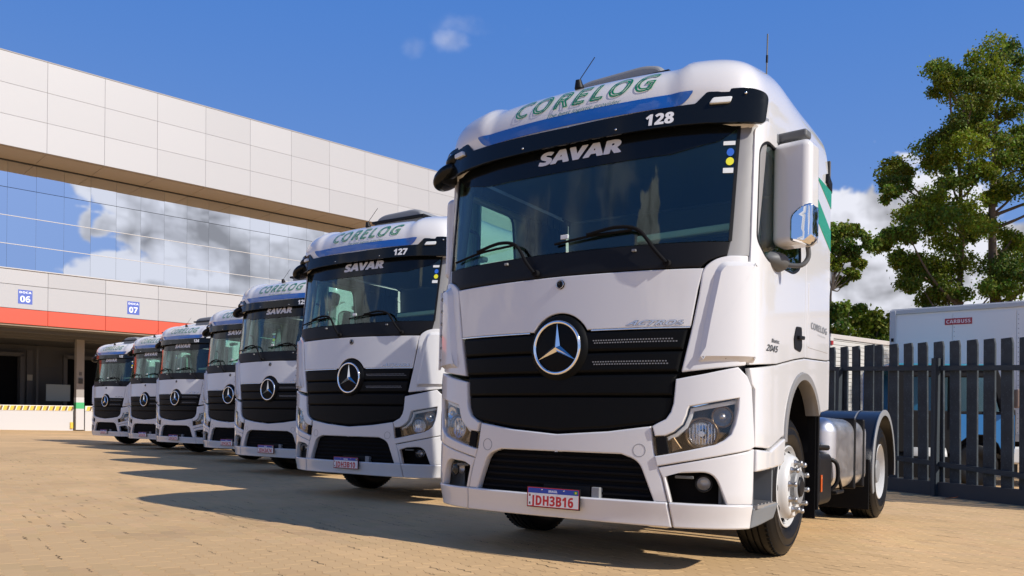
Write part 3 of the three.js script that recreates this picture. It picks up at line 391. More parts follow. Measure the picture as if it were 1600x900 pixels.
  P('side_reflector', rbox(.012, .14, .035, .004, 1.195, .50, -2.24), M.orange, ad); P('tank_handle', tube([[1.16, .70, -2.62], [1.22, .66, -2.66], [1.225, .50, -2.68], [1.18, .42, -2.66]], .018, 18), M.black, ad);
  P('valve_block', [rbox(.12, .16, .14, .02, 1.1, .92, -2.2), rbox(.10, .10, .10, .02, 1.12, 1.04, -2.16), bar([1.1, 1.1, -2.1], [1.1, .8, -2.2], .02)], M.midgrey, ad);
  // --- lettering painted or stuck on
  P('model_lettering', decal([X(.46, 1.562), X(.85, 1.556), X(.85, 1.606), X(.49, 1.612)], .003), L.actros);
  P('side_lettering', decal([Z(-.44, 1.415), Z(-.74, 1.425), Z(-.74, 1.535), Z(-.44, 1.525)].map((p) => p), .003), L.num2045);
  P('side_lettering', decal([Z(-1.55, 1.655), Z(-2.10, 1.66), Z(-2.10, 1.775), Z(-1.55, 1.765)], .0075), L.corelogGrey);
  P('windscreen_lettering', decal([X(-.305, 2.735), X(.395, 2.735), X(.395, 2.842), X(-.305, 2.842)], .0045), L.savar);
  P('roof_lettering', grid(44, 8, (u, v) => roofAt(lerp(-.575, .64, u), lerp(3.03, 3.285, v), .0075)), L.corelog, rf);
  return T;
}
const phGuard = phys([.012, .013, .016], .4, { clearcoat: .5, clearcoatRoughness: .2 });
const BOLD = 'bold ';
const L = {
  savar: inkMat(canvasTex(640, 112, (x, w, h) => { x.clearRect(0, 0, w, h); x.fillStyle = '#dcdde0'; x.font = 'bold 112px sans-serif'; x.textBaseline = 'alphabetic'; x.lineWidth = 9; x.lineJoin = 'round'; x.strokeStyle = '#dcdde0'; const tw = x.measureText('SAVAR').width; x.transform((w - 60) / tw, 0, -.22, 1.12, 36, 101); x.fillText('SAVAR', 0, 0); x.strokeText('SAVAR', 0, 0); })),
  corelog: inkMat(canvasTex(2048, 460, (x, w, h) => {
    x.clearRect(0, 0, w, h); x.font = '316px sans-serif'; x.lineJoin = 'round'; x.save(); x.transform(1, 0, -.32, 1, 128, 300); x.strokeStyle = '#0a7a4c'; x.lineWidth = 17;
    const ws = [...'CORELOG'].map((c) => x.measureText(c).width), sx = (w - 210) / (ws.reduce((a, b) => a + b) + 6 * 34); let cx = 0; [...'CORELOG'].forEach((c, k) => { x.save(); x.translate(cx * sx, 0); x.scale(sx, 1); x.strokeText(c, 0, 0); x.restore(); cx += ws[k] + 34; }); x.restore();
    x.fillStyle = '#0c6a5a'; x.font = 'italic 66px sans-serif'; x.transform(1.28, 0, -.25, 1, 640, 412); x.fillText('The best logistic provider', 0, 0);
  }), .4, { clearcoat: .8, clearcoatRoughness: .08 }),
  corelogGrey: inkMat(canvasTex(512, 128, (x, w, h) => { x.clearRect(0, 0, w, h); x.font = 'bold 80px sans-serif'; const tw = x.measureText('CORELOG').width; x.save(); x.transform((w - 24) / tw, 0, 0, 1.0, 10, 80); x.fillStyle = '#7b7e82'; x.fillText('CORELOG', 0, 0); x.restore(); x.fillStyle = '#a9abad'; x.font = '22px sans-serif'; x.fillText('The best logistic provider', 200, 118); })),
  num2045: inkMat(canvasTex(320, 160, (x, w, h) => { x.clearRect(0, 0, w, h); x.fillStyle = '#33363a'; x.font = 'italic bold 52px sans-serif'; x.fillText('Bluetec', 132, 56); x.font = 'italic bold 92px sans-serif'; x.transform(1.28, 0, -.1, .95, 16, 144); x.fillText('2045', 0, 0); })),
  actros: new THREE.MeshPhysicalMaterial({ map: canvasTex(640, 96, (x, w, h) => { x.clearRect(0, 0, w, h); x.fillStyle = '#d8d8dc'; x.strokeStyle = '#3a3c40'; x.font = 'italic bold 86px sans-serif'; x.lineWidth = 5; const s = (w - 40) / x.measureText('ACTROS').width; x.transform(s, 0, -.25, .92, 28, 80); x.strokeText('ACTROS', 0, 0); x.fillText('ACTROS', 0, 0); }), transparent: true, metalness: .75, roughness: .25 }),
};
const numberMat = (n) => inkMat(canvasTex(256, 112, (x, w, h) => { x.clearRect(0, 0, w, h); x.fillStyle = '#e6e7e8'; x.strokeStyle = '#e6e7e8'; x.lineWidth = 5; x.font = 'bold 108px sans-serif'; const s = (w - 24) / x.measureText(n).width; x.transform(s, 0, 0, 1.1, 12, 98); x.fillText(n, 0, 0); x.strokeText(n, 0, 0); }));
const plateMat = (t) => new THREE.MeshPhysicalMaterial({ roughness: .45, clearcoat: .3, map: canvasTex(640, 208, (x, w, h) => {
  x.fillStyle = '#c5141e'; x.fillRect(0, 0, w, h); x.fillStyle = '#e4e2e0'; x.fillRect(7, 7, w - 14, h - 14); x.fillStyle = '#0b3aa2'; x.fillRect(7, 7, w - 14, 55); x.fillStyle = '#fff'; x.font = 'bold 34px sans-serif'; x.textAlign = 'center'; x.fillText('BRASIL', w / 2, 48);
  x.fillStyle = '#1d8a3c'; x.fillRect(w - 62, 18, 44, 32); x.fillStyle = '#e8c82c'; x.beginPath(); x.arc(w - 40, 34, 11, 0, 7); x.fill();
  x.fillStyle = '#8d3030'; x.fillRect(18, 76, 22, 24); x.fillStyle = '#54504e'; x.fillRect(18, 160, 22, 26);
  x.fillStyle = '#c01622'; x.strokeStyle = '#c01622'; x.lineWidth = 5; x.font = 'bold 128px sans-serif'; const s = 520 / x.measureText(t).width; x.textAlign = 'left'; x.transform(s, 0, 0, 1.1, 54, 190); x.fillText(t, 0, 0); x.strokeText(t, 0, 0);
}) });

const proto = makeTruck();
const TRUCKS = [
  [0, 0, '128', 'JDH3B16', 'nearest white tractor unit, number 128 on its black visor', true],
  [-4.18, -2.21, '127', 'JDH3B10', 'white tractor unit numbered 127, right behind the nearest one', false],
  [-8.28, -4.38, '125', 'JDH3A74', 'third white tractor unit of the row, its number half hidden by unit 127', false],
  [-11.81, -6.23, '123', 'JDH3A72', 'fourth white tractor unit, mostly hidden between the third unit and unit 124', false],
  [-15.94, -7.70, '124', 'JDH3A73', 'white tractor unit numbered 124, fifth of the row', false],
  [-19.30, -8.92, '126', 'JDH3A76', 'sixth white tractor unit, between unit 124 and the farthest one', false],
  [-23.08, -9.88, '122', 'JDH3A71', 'farthest white tractor unit, next to the dock column', false],
];
const COPIES = TRUCKS.map((_, i) => i ? proto.clone() : proto);
TRUCKS.forEach(([x, z, num, plate, label, first], i) => {
  const t = COPIES[i]; t.name = numbered('truck_tractor'); t.position.set(x, 0, z); scene.add(t); tag(t, label, 'truck', 'white tractor units parked in an echelon row');
  part('fleet_number', decal([X(.545, 2.855), X(.745, 2.852), X(.75, 2.945), X(.55, 2.948)], .0785), numberMat(num), t);
  const pl = group('licence_plate', t, [0, .430, .052]);
  part('plate_back', rbox(.412, .14, .010, .004), M.black, pl); part('plate_face', new THREE.PlaneGeometry(.40, .13).translate(0, 0, .0065), plateMat(plate), pl);
  for (const g of [1, -1]) part('screw', new THREE.SphereGeometry(.006, 8, 6).translate(g * .085, .052, .007), M.chromeB, pl);
  if (first) { const a = group('radio_antenna', t, [1.14, 3.06, -.72]); part('base', new THREE.SphereGeometry(1, 14, 10).scale(.028, .06, .04), M.grey, a); part('whip', bar([0, .04, 0], [.0, .56, -.02], .005, 6), M.grey, a); part('coil', bar([0, .36, -.012], [0, .41, -.014], .008, 8), M.black, a); }
});

// ---------------------------------------------------------------- ground and paving
const TRACKS = [[-6, 1, .15, .16, .10], [-9, -1, .55, .14, .08], [2, -3, -.75, .15, .09], [-14, 0, 1.0, .2, .07]];
const tone = (x, z) => { const n = fbm(x * .35 + 40, z * .35 + 40, 4, 5), m = fbm(x * 1.7 + 9, z * 1.7 + 3, 3, 15); 
  let k = 0; for (const [x0, z0, a, w, s] of TRACKS) { const c = Math.cos(a), q = Math.sin(a), u = (x - x0) * c + (z - z0) * q, v = -(x - x0) * q + (z - z0) * c + Math.sin(u * .22) * .5; for (const o of [-1, 1]) k += s * Math.exp(-(((v - o) / w) ** 2)) * (.4 + .9 * fbm(u * .7 + x0, v * 3, 3, 88)); }
  return .95 + (n - .5) * .34 + (m - .5) * .20 - k * .8; };
const GC = [.64, .42, .205];
let ground;
{
  const S = 1024, L0 = 90, cx = -22, cz = -12, d = new Uint8Array(S * S * 4);
  for (let j = 0; j < S; j++) for (let i = 0; i < S; i++) { const x = cx + (i / S - .5) * L0, z = cz + (.5 - j / S) * L0, t = tone(x, z) * (.95 + .1 * hash(i, j, 7)), k = (j * S + i) * 4; for (let q = 0; q < 3; q++) d[k + q] = 255 * Math.pow(clamp(GC[q] * t * 1.02), 1 / 2.2); d[k + 3] = 255; }
  const t = new THREE.DataTexture(d, S, S); t.magFilter = THREE.LinearFilter; t.minFilter = THREE.LinearMipmapLinearFilter; t.generateMipmaps = true; t.colorSpace = THREE.SRGBColorSpace; t.wrapS = t.wrapT = THREE.MirroredRepeatWrapping; t.needsUpdate = true;
  const bump = noiseTex(256, (u, v) => .5 * tileN(u, v, 16, 21, 4) + .5 * tileN(u, v, 64, 77, 2));
  const gg = new THREE.PlaneGeometry(900, 900, 1, 1).rotateX(-Math.PI / 2), uv = gg.attributes.uv, p = gg.attributes.position;
  for (let i = 0; i < p.count; i++) uv.setXY(i, (p.getX(i) - cx) / L0 + .5, .5 - (p.getZ(i) - cz) / L0);
  bump.repeat.set(60, 60);
  ground = struct(new THREE.Mesh(gg, new THREE.MeshStandardMaterial({ map: t, roughness: .95, bumpMap: bump, bumpScale: .01 })), 'ground'); ground.position.y = -.005;
  // interlocking concrete pavers, zigzag long edges, sanded joints
  const PL = .226, PW = .113, G = .0011, A = .36, ca = Math.cos(A), sa = Math.sin(A), zz = .011;
  const outline = (() => { const o = [], n = 8, f = (u) => ({ 0: 0, 1: zz, 2: 0, 3: -zz })[((Math.round(u * n) % 4) + 4) % 4]; for (let k = 0; k <= n; k++) o.push([(k / n - .5) * PL, -PW / 2 + f(k / n)]); for (let k = n; k >= 0; k--) o.push([(k / n - .5) * PL, PW / 2 + f(k / n)]); return o; })();
  const paverGeo = (tilt) => {
    const c = (r, y) => outline.map(([u, v]) => [u - Math.sign(u) * Math.min(Math.abs(u), r), y + tilt[0] * u + tilt[1] * v, v - Math.sign(v) * r]);
    const r0 = c(G, -.022), r1 = c(G, -.0012), r2 = c(G + .0014, 0), n = outline.length, P = [], I = []; for (const r of [r0, r1, r2]) for (const q of r) P.push(...q);
    for (let k = 0; k < n; k++) { const b = (k + 1) % n; for (const o of [0, n]) I.push(o + k, o + n + k, o + b, o + b, o + n + k, o + n + b); }
    for (let k = 0; k < 8; k++) { const a = 2 * n + k, b = a + 1, e = 2 * n + n - 1 - k, dd = e - 1; I.push(a, e, b, b, e, dd); }
    const g = new THREE.BufferGeometry(); g.setAttribute('position', new THREE.Float32BufferAttribute(P, 3)); g.setIndex(I); g.computeVertexNormals(); return toCreasedNormals(g, .3);
  };
  const R = rng(5), geos = Array.from({ length: 6 }, () => paverGeo([(R() - .5) * .004, (R() - .5) * .005]));
  const pb = noiseTex(256, (u, v) => .6 * tileN(u, v, 24, 91, 3) + .4 * tileN(u, v, 90, 12, 1)), pm = new THREE.MeshStandardMaterial({ roughness: .93 });
  const cells = [], fw = V3(-.5566, .0265, -.8304), rt = V3(.8308, .0254, -.5561);
  for (let j = -260; j < 260; j++) for (let i = -140; i < 140; i++) {
    const u = (i + (j & 1) * .5) * PL, v = j * PW, x = u * ca - v * sa - 6, z = u * sa + v * ca - 3, q = V3(x, 0, z).sub(camera.position), dep = q.dot(fw), lat = q.dot(rt) / dep;
    if (dep < 4.3 || dep > 19 || lat < -.72 || lat > .72) continue;
    cells.push([dep, x, z, i, j, Math.abs(lat) < .63 && dep > 4.85]);
  }
  cells.sort((a, b) => (b[5] - a[5]) || a[0] - b[0]);
  const near = cells.slice(0, 296), rest = cells.slice(296), colr = (x, z, i, j) => { const h = hash(i, j, 3), t = tone(x, z) * (.96 + .07 * h) * (h > .985 ? .86 : 1); return [GC[0] * t * (1 + (hash(i, j, 4) - .5) * .05), GC[1] * t, GC[2] * t * (1 + (hash(i, j, 6) - .5) * .08)]; };
  const mats = Array.from({ length: 12 }, () => 0).map((_, k) => std([GC[0] * (.88 + k * .02), GC[1] * (.88 + k * .02), GC[2] * (.875 + k * .021)], .93));
  near.forEach(([, x, z, i, j]) => { const c = colr(x, z, i, j)[1] / GC[1], m = new THREE.Mesh(geos[Math.floor(hash(i, j, 1) * 6)], mats[clamp(Math.round((c - .88) / .02), 0, 11)]); m.name = 'paver'; m.position.set(x, .004 - hash(i, j, 2) * .0008, z); m.rotation.y = -A; m.receiveShadow = true; ground.add(m); });
  geos.forEach((g, k) => {
    const mine = rest.filter(([, , , i, j]) => Math.floor(hash(i, j, 1) * 6) === k), im = new THREE.InstancedMesh(g, pm, mine.length), mt = new THREE.Matrix4(), c = new THREE.Color();
    mine.forEach(([, x, z, i, j], n) => { mt.makeRotationY(-A).setPosition(x, .004 - hash(i, j, 2) * .0008, z); im.setMatrixAt(n, mt); c.setRGB(...colr(x, z, i, j)); im.setColorAt(n, c); });
    im.name = 'paving'; im.userData.kind = 'stuff'; im.receiveShadow = true; ground.add(im);
  });
  { // open joints: sand washed out along single paver edges
    const P = [], I = []; for (let k = 0; k <= 8; k++) { const [u, v] = outline[k]; P.push(u, 0, v - .0035, u, 0, v + .0035); if (k) { const a = k * 2 - 2; I.push(a, a + 1, a + 2, a + 2, a + 1, a + 3); } }
    const g = new THREE.BufferGeometry(); g.setAttribute('position', new THREE.Float32BufferAttribute(P, 3)); g.setIndex(I); g.computeVertexNormals();
    const mine = cells.filter(([, x, z, i, j]) => hash(i, j, 44) < .08 + .34 * sstep(.48, .64, fbm(x * .8 + 3, z * .8 + 8, 3, 61))), im = new THREE.InstancedMesh(g, std([.03, .02, .012], .95), mine.length), mt = new THREE.Matrix4();
    mine.forEach(([, x, z, i, j], n) => { const s = .25 + .75 * hash(i, j, 45); mt.makeRotationY(-A).multiply(new THREE.Matrix4().makeScale(s, 1, .3 + .8 * hash(i, j, 46))).setPosition(x, .0052, z); im.setMatrixAt(n, mt); });
    im.name = 'open_joint'; im.userData.kind = 'stuff'; ground.add(im);
  }
}

// ---------------------------------------------------------------- warehouse with loading docks
{
  const W = thing('warehouse', 'large white warehouse with a mirror glass band above a red striped loading dock', 'building');
  W.position.set(-45.302, .103, -18.505); W.setRotationFromMatrix(new THREE.Matrix4().makeBasis(V3(.2065, .0207, -.9782), V3(-.0258, .9995, .0157), V3(.9781, .022, .2069)));
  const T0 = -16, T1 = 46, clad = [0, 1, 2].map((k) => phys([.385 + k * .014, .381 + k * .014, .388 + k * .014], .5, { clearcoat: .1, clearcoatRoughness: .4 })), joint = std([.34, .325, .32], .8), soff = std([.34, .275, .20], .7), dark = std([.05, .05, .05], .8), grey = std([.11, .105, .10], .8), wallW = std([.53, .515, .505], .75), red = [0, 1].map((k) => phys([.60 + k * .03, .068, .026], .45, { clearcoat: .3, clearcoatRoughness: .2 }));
  const mid = (T0 + T1) / 2, len = T1 - T0, R = rng(77);
  // upper storey: cladding on a box that overhangs the glass
  const up = part('fascia', [box(len, 5.03, 27.4, mid, 17.735, -11.25)], joint, W);
  const rowsF = [[15.2, 16.88], [16.88, 18.57], [18.57, 20.27]];
  for (let c = 0; c < 21; c++) for (const [a, b] of rowsF) { const t = -15.2 + c * 2.967, m = part('cladding_panel', panelGeo(2.96, b - a - .008), clad[Math.floor(R() * 3)], up); m.position.set(t + 1.4835, (a + b) / 2, 2.49); m.rotation.set((R() - .5) * .003, (R() - .5) * .004, 0); }
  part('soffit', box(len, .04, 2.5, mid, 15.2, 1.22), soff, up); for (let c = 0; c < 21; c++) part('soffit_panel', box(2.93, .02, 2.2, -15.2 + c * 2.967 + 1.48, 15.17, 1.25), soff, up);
  part('parapet_cap', box(len, .06, .3, mid, 20.3, 2.40), joint, up);
  // glass band
  const gb = part('glass_band', box(len, 6.2, .3, mid, 12.12, -.2), std([.16, .18, .21], .6), W);
  const mirror = [0, 1, 2].map((k) => std([.80 + .02 * k, .83 + .02 * k, .88 + .015 * k], .008, { metalness: 1 })), rowsG = [[9.09, 10.43], [10.47, 12.02], [12.06, 13.61], [13.64, 15.16]];
  for (let c = 0; c < 42; c++) rowsG.forEach(([a, b]) => { const t = -14.68 + c * 1.4435, m = part('glass_pane', box(1.434, b - a, .03), mirror[Math.floor(R() * 3)], gb); m.position.set(t + .72, (a + b) / 2, 0); m.rotation.set((R() - .5) * .005, (R() - .5) * .010, 0); });
  for (const y of [10.45, 12.04]) part('transom', box(len, .035, .05, mid, y, .015), wallW, gb);
  part('head_rail', box(len, .10, .08, mid, 15.16, .03), dark, gb);
  // white band, red stripe
  const lb = part('dock_front', box(len, 3.1, 5.6, mid, 7.52, -2.9), joint, W);
  for (let c = 0; c < 20; c++) { const t = -15.15 + c * 3.11; for (const [a, b] of [[6.84, 8.17], [8.19, 9.06]]) { const m = part('cladding_panel', panelGeo(3.10, b - a), clad[Math.floor(R() * 3)], lb); m.position.set(t + 1.555, (a + b) / 2, 0); } const r = part('red_panel', panelGeo(3.095, .85), red[Math.floor(R() * 2)], lb); r.position.set(t + 1.555, 6.39, .03); }
  part('sill_cap', box(len, .05, .25, mid, 9.07, -.02), wallW, lb);
  // dock recess
  const cz = -5.4, tc = -12.75, sc = 1.104, X2 = (t) => tc + (t - tc) * sc, Y2 = (h) => -.09 + (h + .09) * sc;
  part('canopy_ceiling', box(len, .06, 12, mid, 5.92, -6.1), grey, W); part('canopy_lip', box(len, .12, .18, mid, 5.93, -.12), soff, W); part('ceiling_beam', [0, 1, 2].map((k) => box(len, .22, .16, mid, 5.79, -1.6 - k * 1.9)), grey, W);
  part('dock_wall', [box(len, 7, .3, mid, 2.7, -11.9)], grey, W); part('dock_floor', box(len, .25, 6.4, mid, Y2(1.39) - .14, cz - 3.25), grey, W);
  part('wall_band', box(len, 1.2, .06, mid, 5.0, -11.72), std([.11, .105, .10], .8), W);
  for (let k = -1; k < 5; k++) {
    const c = part('column', box(.46, Y2(5.75), .46, 3.60 + k * 6.86, Y2(5.75) / 2, cz + .2), std([.30, .275, .255], .8), W); const t = 3.60 + k * 6.86;
    part('column_lit_foot', box(.47, 2.1, .47, t, 1.04, cz + .2), wallW, c); part('green_mark', box(.478, .40, .478, t, 1.56, cz + .2), std([.05, .38, .14], .6), c); part('wall_box', box(.22, .34, .12, t, 3.15, cz + .49), dark, c); part('small_sign', box(.16, .22, .02, t, 3.62, cz + .44), std([.12, .11, .11], .7), c);  // white foot under a greyer shaft: canopy shadow line put into the colours
  }
  for (let k = -2; k < 5; k++) {
    const a = 3.95 + k * 6.86, w = 6.15, x = a + w / 2; if (k >= 4) continue;
    const dw = part('dock_platform', box(w, Y2(1.09) + .1, .3, x, Y2(1.09) / 2 - .05, cz + .12), wallW, W);
    part('dock_edge', box(w, Y2(1.39) - Y2(1.09), .36, x, (Y2(1.39) + Y2(1.09)) / 2, cz + .12), std([.75, .70, .62], .7), dw);
    for (let i = 0; i < 17; i++) { const q = new THREE.ExtrudeGeometry(shapeOf([[0, 0], [.19, 0], [.27, .27], [.08, .27]]), { depth: .015, bevelEnabled: false }).translate(a + .05 + i * .36, Y2(1.09) + .02, cz + .298); part('hazard_stripe', q, i % 2 ? M.yellowP : M.yellowP, dw); const q2 = new THREE.ExtrudeGeometry(shapeOf([[.19, 0], [.30, 0], [.38, .27], [.27, .27]]), { depth: .013, bevelEnabled: false }).translate(a + .05 + i * .36, Y2(1.09) + .02, cz + .298); part('hazard_stripe', q2, M.brownP, dw); }
    part('dock_bumper', box(.16, .4, .14, a + w - .1, Y2(.25), cz + .3), M.yellowP, dw);
    const op = part('dock_door', [box(.25, 3.9, .3, a + .35, 3.3, -10.9), box(.25, 3.9, .3, a + 4.55, 3.3, -10.9), box(4.4, .25, .3, a + 2.45, 5.15, -10.9)], grey, W); part('opening', box(3.95, 3.6, .1, a + 2.45, 3.25, -11.65), M.blackMatt, op); part('post', [box(.14, 4.2, .14, a + 5.3, 3.4, -10.2), box(.35, 4.2, .2, a + 5.0, 3.4, -10.9)], grey, op); part('wall_notice', box(.32, .40, .03, a + 5.0, 3.6, -10.78), std([.42, .38, .30], .7), op);
    part('notice_board', rbox(1.5, 1.15, .05, .02, a + 6.45, 2.55, -9.6), std([.42, .44, .40], .6), op); part('exit_lamp', box(.5, .25, .06, a + 1.4, 1.95, -11.5), std([.01, .2, .07], .5), op);
  }
  for (const [n, t, y] of [['06', -.75, 7.52], ['07', 5.12, 7.49]]) part('dock_sign', box(.72, .80, .03, t, y, .03), new THREE.MeshStandardMaterial({ roughness: .5, map: canvasTex(144, 160, (x, w, h) => { x.fillStyle = '#4a5fae'; x.fillRect(0, 0, w, h); x.fillStyle = '#eef0f6'; x.textAlign = 'center'; x.font = 'bold 36px sans-serif'; x.save(); x.transform(1.25, 0, 0, .9, w / 2, 40); x.fillText('DOCA', 0, 0); x.restore(); x.font = 'bold 96px sans-serif'; x.fillText(n, w / 2, 138); }) }), W);
}
function panelGeo(w, h) { const g = new THREE.ExtrudeGeometry(shapeOf([[-w / 2, -h / 2], [w / 2, -h / 2], [w / 2, h / 2], [-w / 2, h / 2]]), { depth: .03, bevelEnabled: true, bevelThickness: .01, bevelSize: .01, bevelOffset: -.01, bevelSegments: 1 }); return g; }

// ---------------------------------------------------------------- fence
{
  const A = V3(2.457, 0, -8.509), d = V3(-.756, 0, -.6546), F = thing('slat_fence', 'dark grey palisade fence of upright slats with chopped tops on a low plinth', 'fence');
  F.position.copy(A); F.rotation.y = Math.atan2(-d.z, d.x);   // local x runs along the fence, away from the camera's right
  const wear = noiseTex(256, (u, v) => { const a = tileN(u, v, 5, 61, 5), b = tileN(u, v, 40, 5, 2); return .62 + .38 * a + .22 * (b > .70 ? 1 : 0); }, true), fm = [0, 1, 2, 3].map((k) => std([.034 + k * .004, .050 + k * .005, .064 + k * .006], .75, { map: wear })), R = rng(9);
  const slat = (w, h, cut) => new THREE.ExtrudeGeometry(shapeOf([[-w / 2, 0], [w / 2, 0], [w / 2, h], [-w / 2 + cut, h], [-w / 2, h - cut * 4]]), { depth: .028, bevelEnabled: true, bevelThickness: .004, bevelSize: .004, bevelOffset: -.004, bevelSegments: 1 });
  const ts = [-1.30, -.98, -.66, -.345, -.03, .267, .571, .879, 1.191, 1.506, 1.837, 2.156, 2.491, 2.859, 3.431, 3.761, 4.125, 4.46, 4.8, 5.15, 5.5];
  ts.forEach((t) => { const h = 2.335 + .055 * t; const m = part('slat', slat(.195, h - .16, .02), fm[Math.floor(R() * 4)], F); m.position.set(t, .16, -.018); m.rotation.z = -.012 + (R() - .5) * .014; m.rotation.y = (R() - .5) * .05; });
  const wide = part('slat', slat(.24, 2.42, 0), fm[1], F, 'wide gate post board taller than its neighbours'); wide.position.set(3.18, .10, .03);
  const rl = (y, h, n) => { const m = part(n, box(7.0, h, .05, 0, 0, 0), fm[0], F); m.position.set(2.0, y + .055 * 2, -.05); m.rotation.z = .06; return m; }; rl(1.915, .075, 'rail'); rl(.42, .075, 'rail');
  part('plinth', box(7.2, .24, .12, 2.0, .10, -.02), std([.05, .052, .056], .85), F);
  for (let i = 0; i < 3; i++) part('fence_post', box(.09, 2.2, .09, -.8 + i * 2.3, 1.05, -.10), fm[0], F);
}

// ---------------------------------------------------------------- vehicles behind the fence
const seamBox = (w, h, d, n) => { const g = []; for (let k = 0; k < n; k++) g.push(box(w / n - .012, h, d, -w / 2 + (k + .5) * w / n, 0, 0)); return g; };
{
  const B = thing('box_trailer', 'grey white box body with a small red sign, behind the fence at right', 'trailer', undefined, [-.14, 0, -14.35]); B.rotation.y = -.10;
  const bm = std([.80, .80, .78], .6), rail = std([.5, .51, .52], .5);
  const by = part('box_body', box(8, 2.75, 2.4, 4.0, 2.27, -1.2), bm, B); for (let k = 0; k < 7; k++) part('side_sheet', rbox(1.128, 2.5, .02, .004, .62 + k * 1.14, 2.24, .008), bm, by);
  for (let k = 0; k < 7; k++) { const h = []; for (let i = 0; i < 26; i++) h.push(new THREE.SphereGeometry(.009, 5, 4).translate(.085 + k * 1.14, 1.05 + i * .094, .019)); part('rivet', h, std([.3, .3, .31], .6), by); }
  part('top_rail', rbox(8.04, .10, .06, .015, 4.0, 3.60, .012), rail, B); part('corner_post', rbox(.13, 2.78, .10, .02, .04, 2.25, .0), rail, B); part('bottom_rail', box(8.02, .14, .06, 4, .95, .005), rail, B);
  part('roof_sheet', box(8, .03, 2.4, 4, 3.655, -1.2), rail, B); for (const y of [3.0, 2.6]) part('corner_marker', box(.05, .07, .02, .04, y, .055), M.black, B);
  part('maker_sign', box(.50, .13, .015, 1.30, 3.33, .024), new THREE.MeshStandardMaterial({ roughness: .5, map: canvasTex(256, 70, (x, w, h) => { x.fillStyle = '#a8343c'; x.fillRect(0, 0, w, h); x.fillStyle = '#e9d9d9'; x.font = 'bold 54px sans-serif'; x.textAlign = 'center'; x.fillText('CARBUSS', w / 2, 54, w - 14); }) }), B);
  part('chassis', box(7.6, .25, 1.0, 4, .75, -1.2), M.blackMatt, B); for (const x of [1.4, 6.4]) part('wheel', latheX([[.25, -.02], [.45, 0], [.48, -.05], [.48, -.25], [.3, -.28], [0, -.2]], 32).rotateY(-Math.PI / 2).translate(x, .48, -.02), M.rubber, B);
}
{
  const B = thing('ribbed_container', 'sunlit white box body with fine horizontal ribs, behind the fence beside the nearest cab', 'container', undefined, [-1.82, 0, -16.24]); B.rotation.y = 1.15;
  const m = std([.56, .545, .51], .6), by = part('body', box(6, 2.5, 2.3, 3, 2.15, -1.15), m, B); for (let k = 0; k < 24; k++) part('rib', rbox(5.9, .082, .02, .006, 3.0, .97 + k * .102, .006), m, by);
  part('top_rail', rbox(6.04, .12, .07, .02, 3, 3.37, .01), std([.55, .5, .46], .6), B); part('corner_post', box(.12, 2.5, .12, 0, 2.1, .0), m, B); part('tail_light', box(.08, .10, .03, -.02, 3.2, .075), std([.35, .02, .02], .4), B); part('base', box(5.8, .5, 2.0, 3, .65, -1.15), M.blackMatt, B);
}
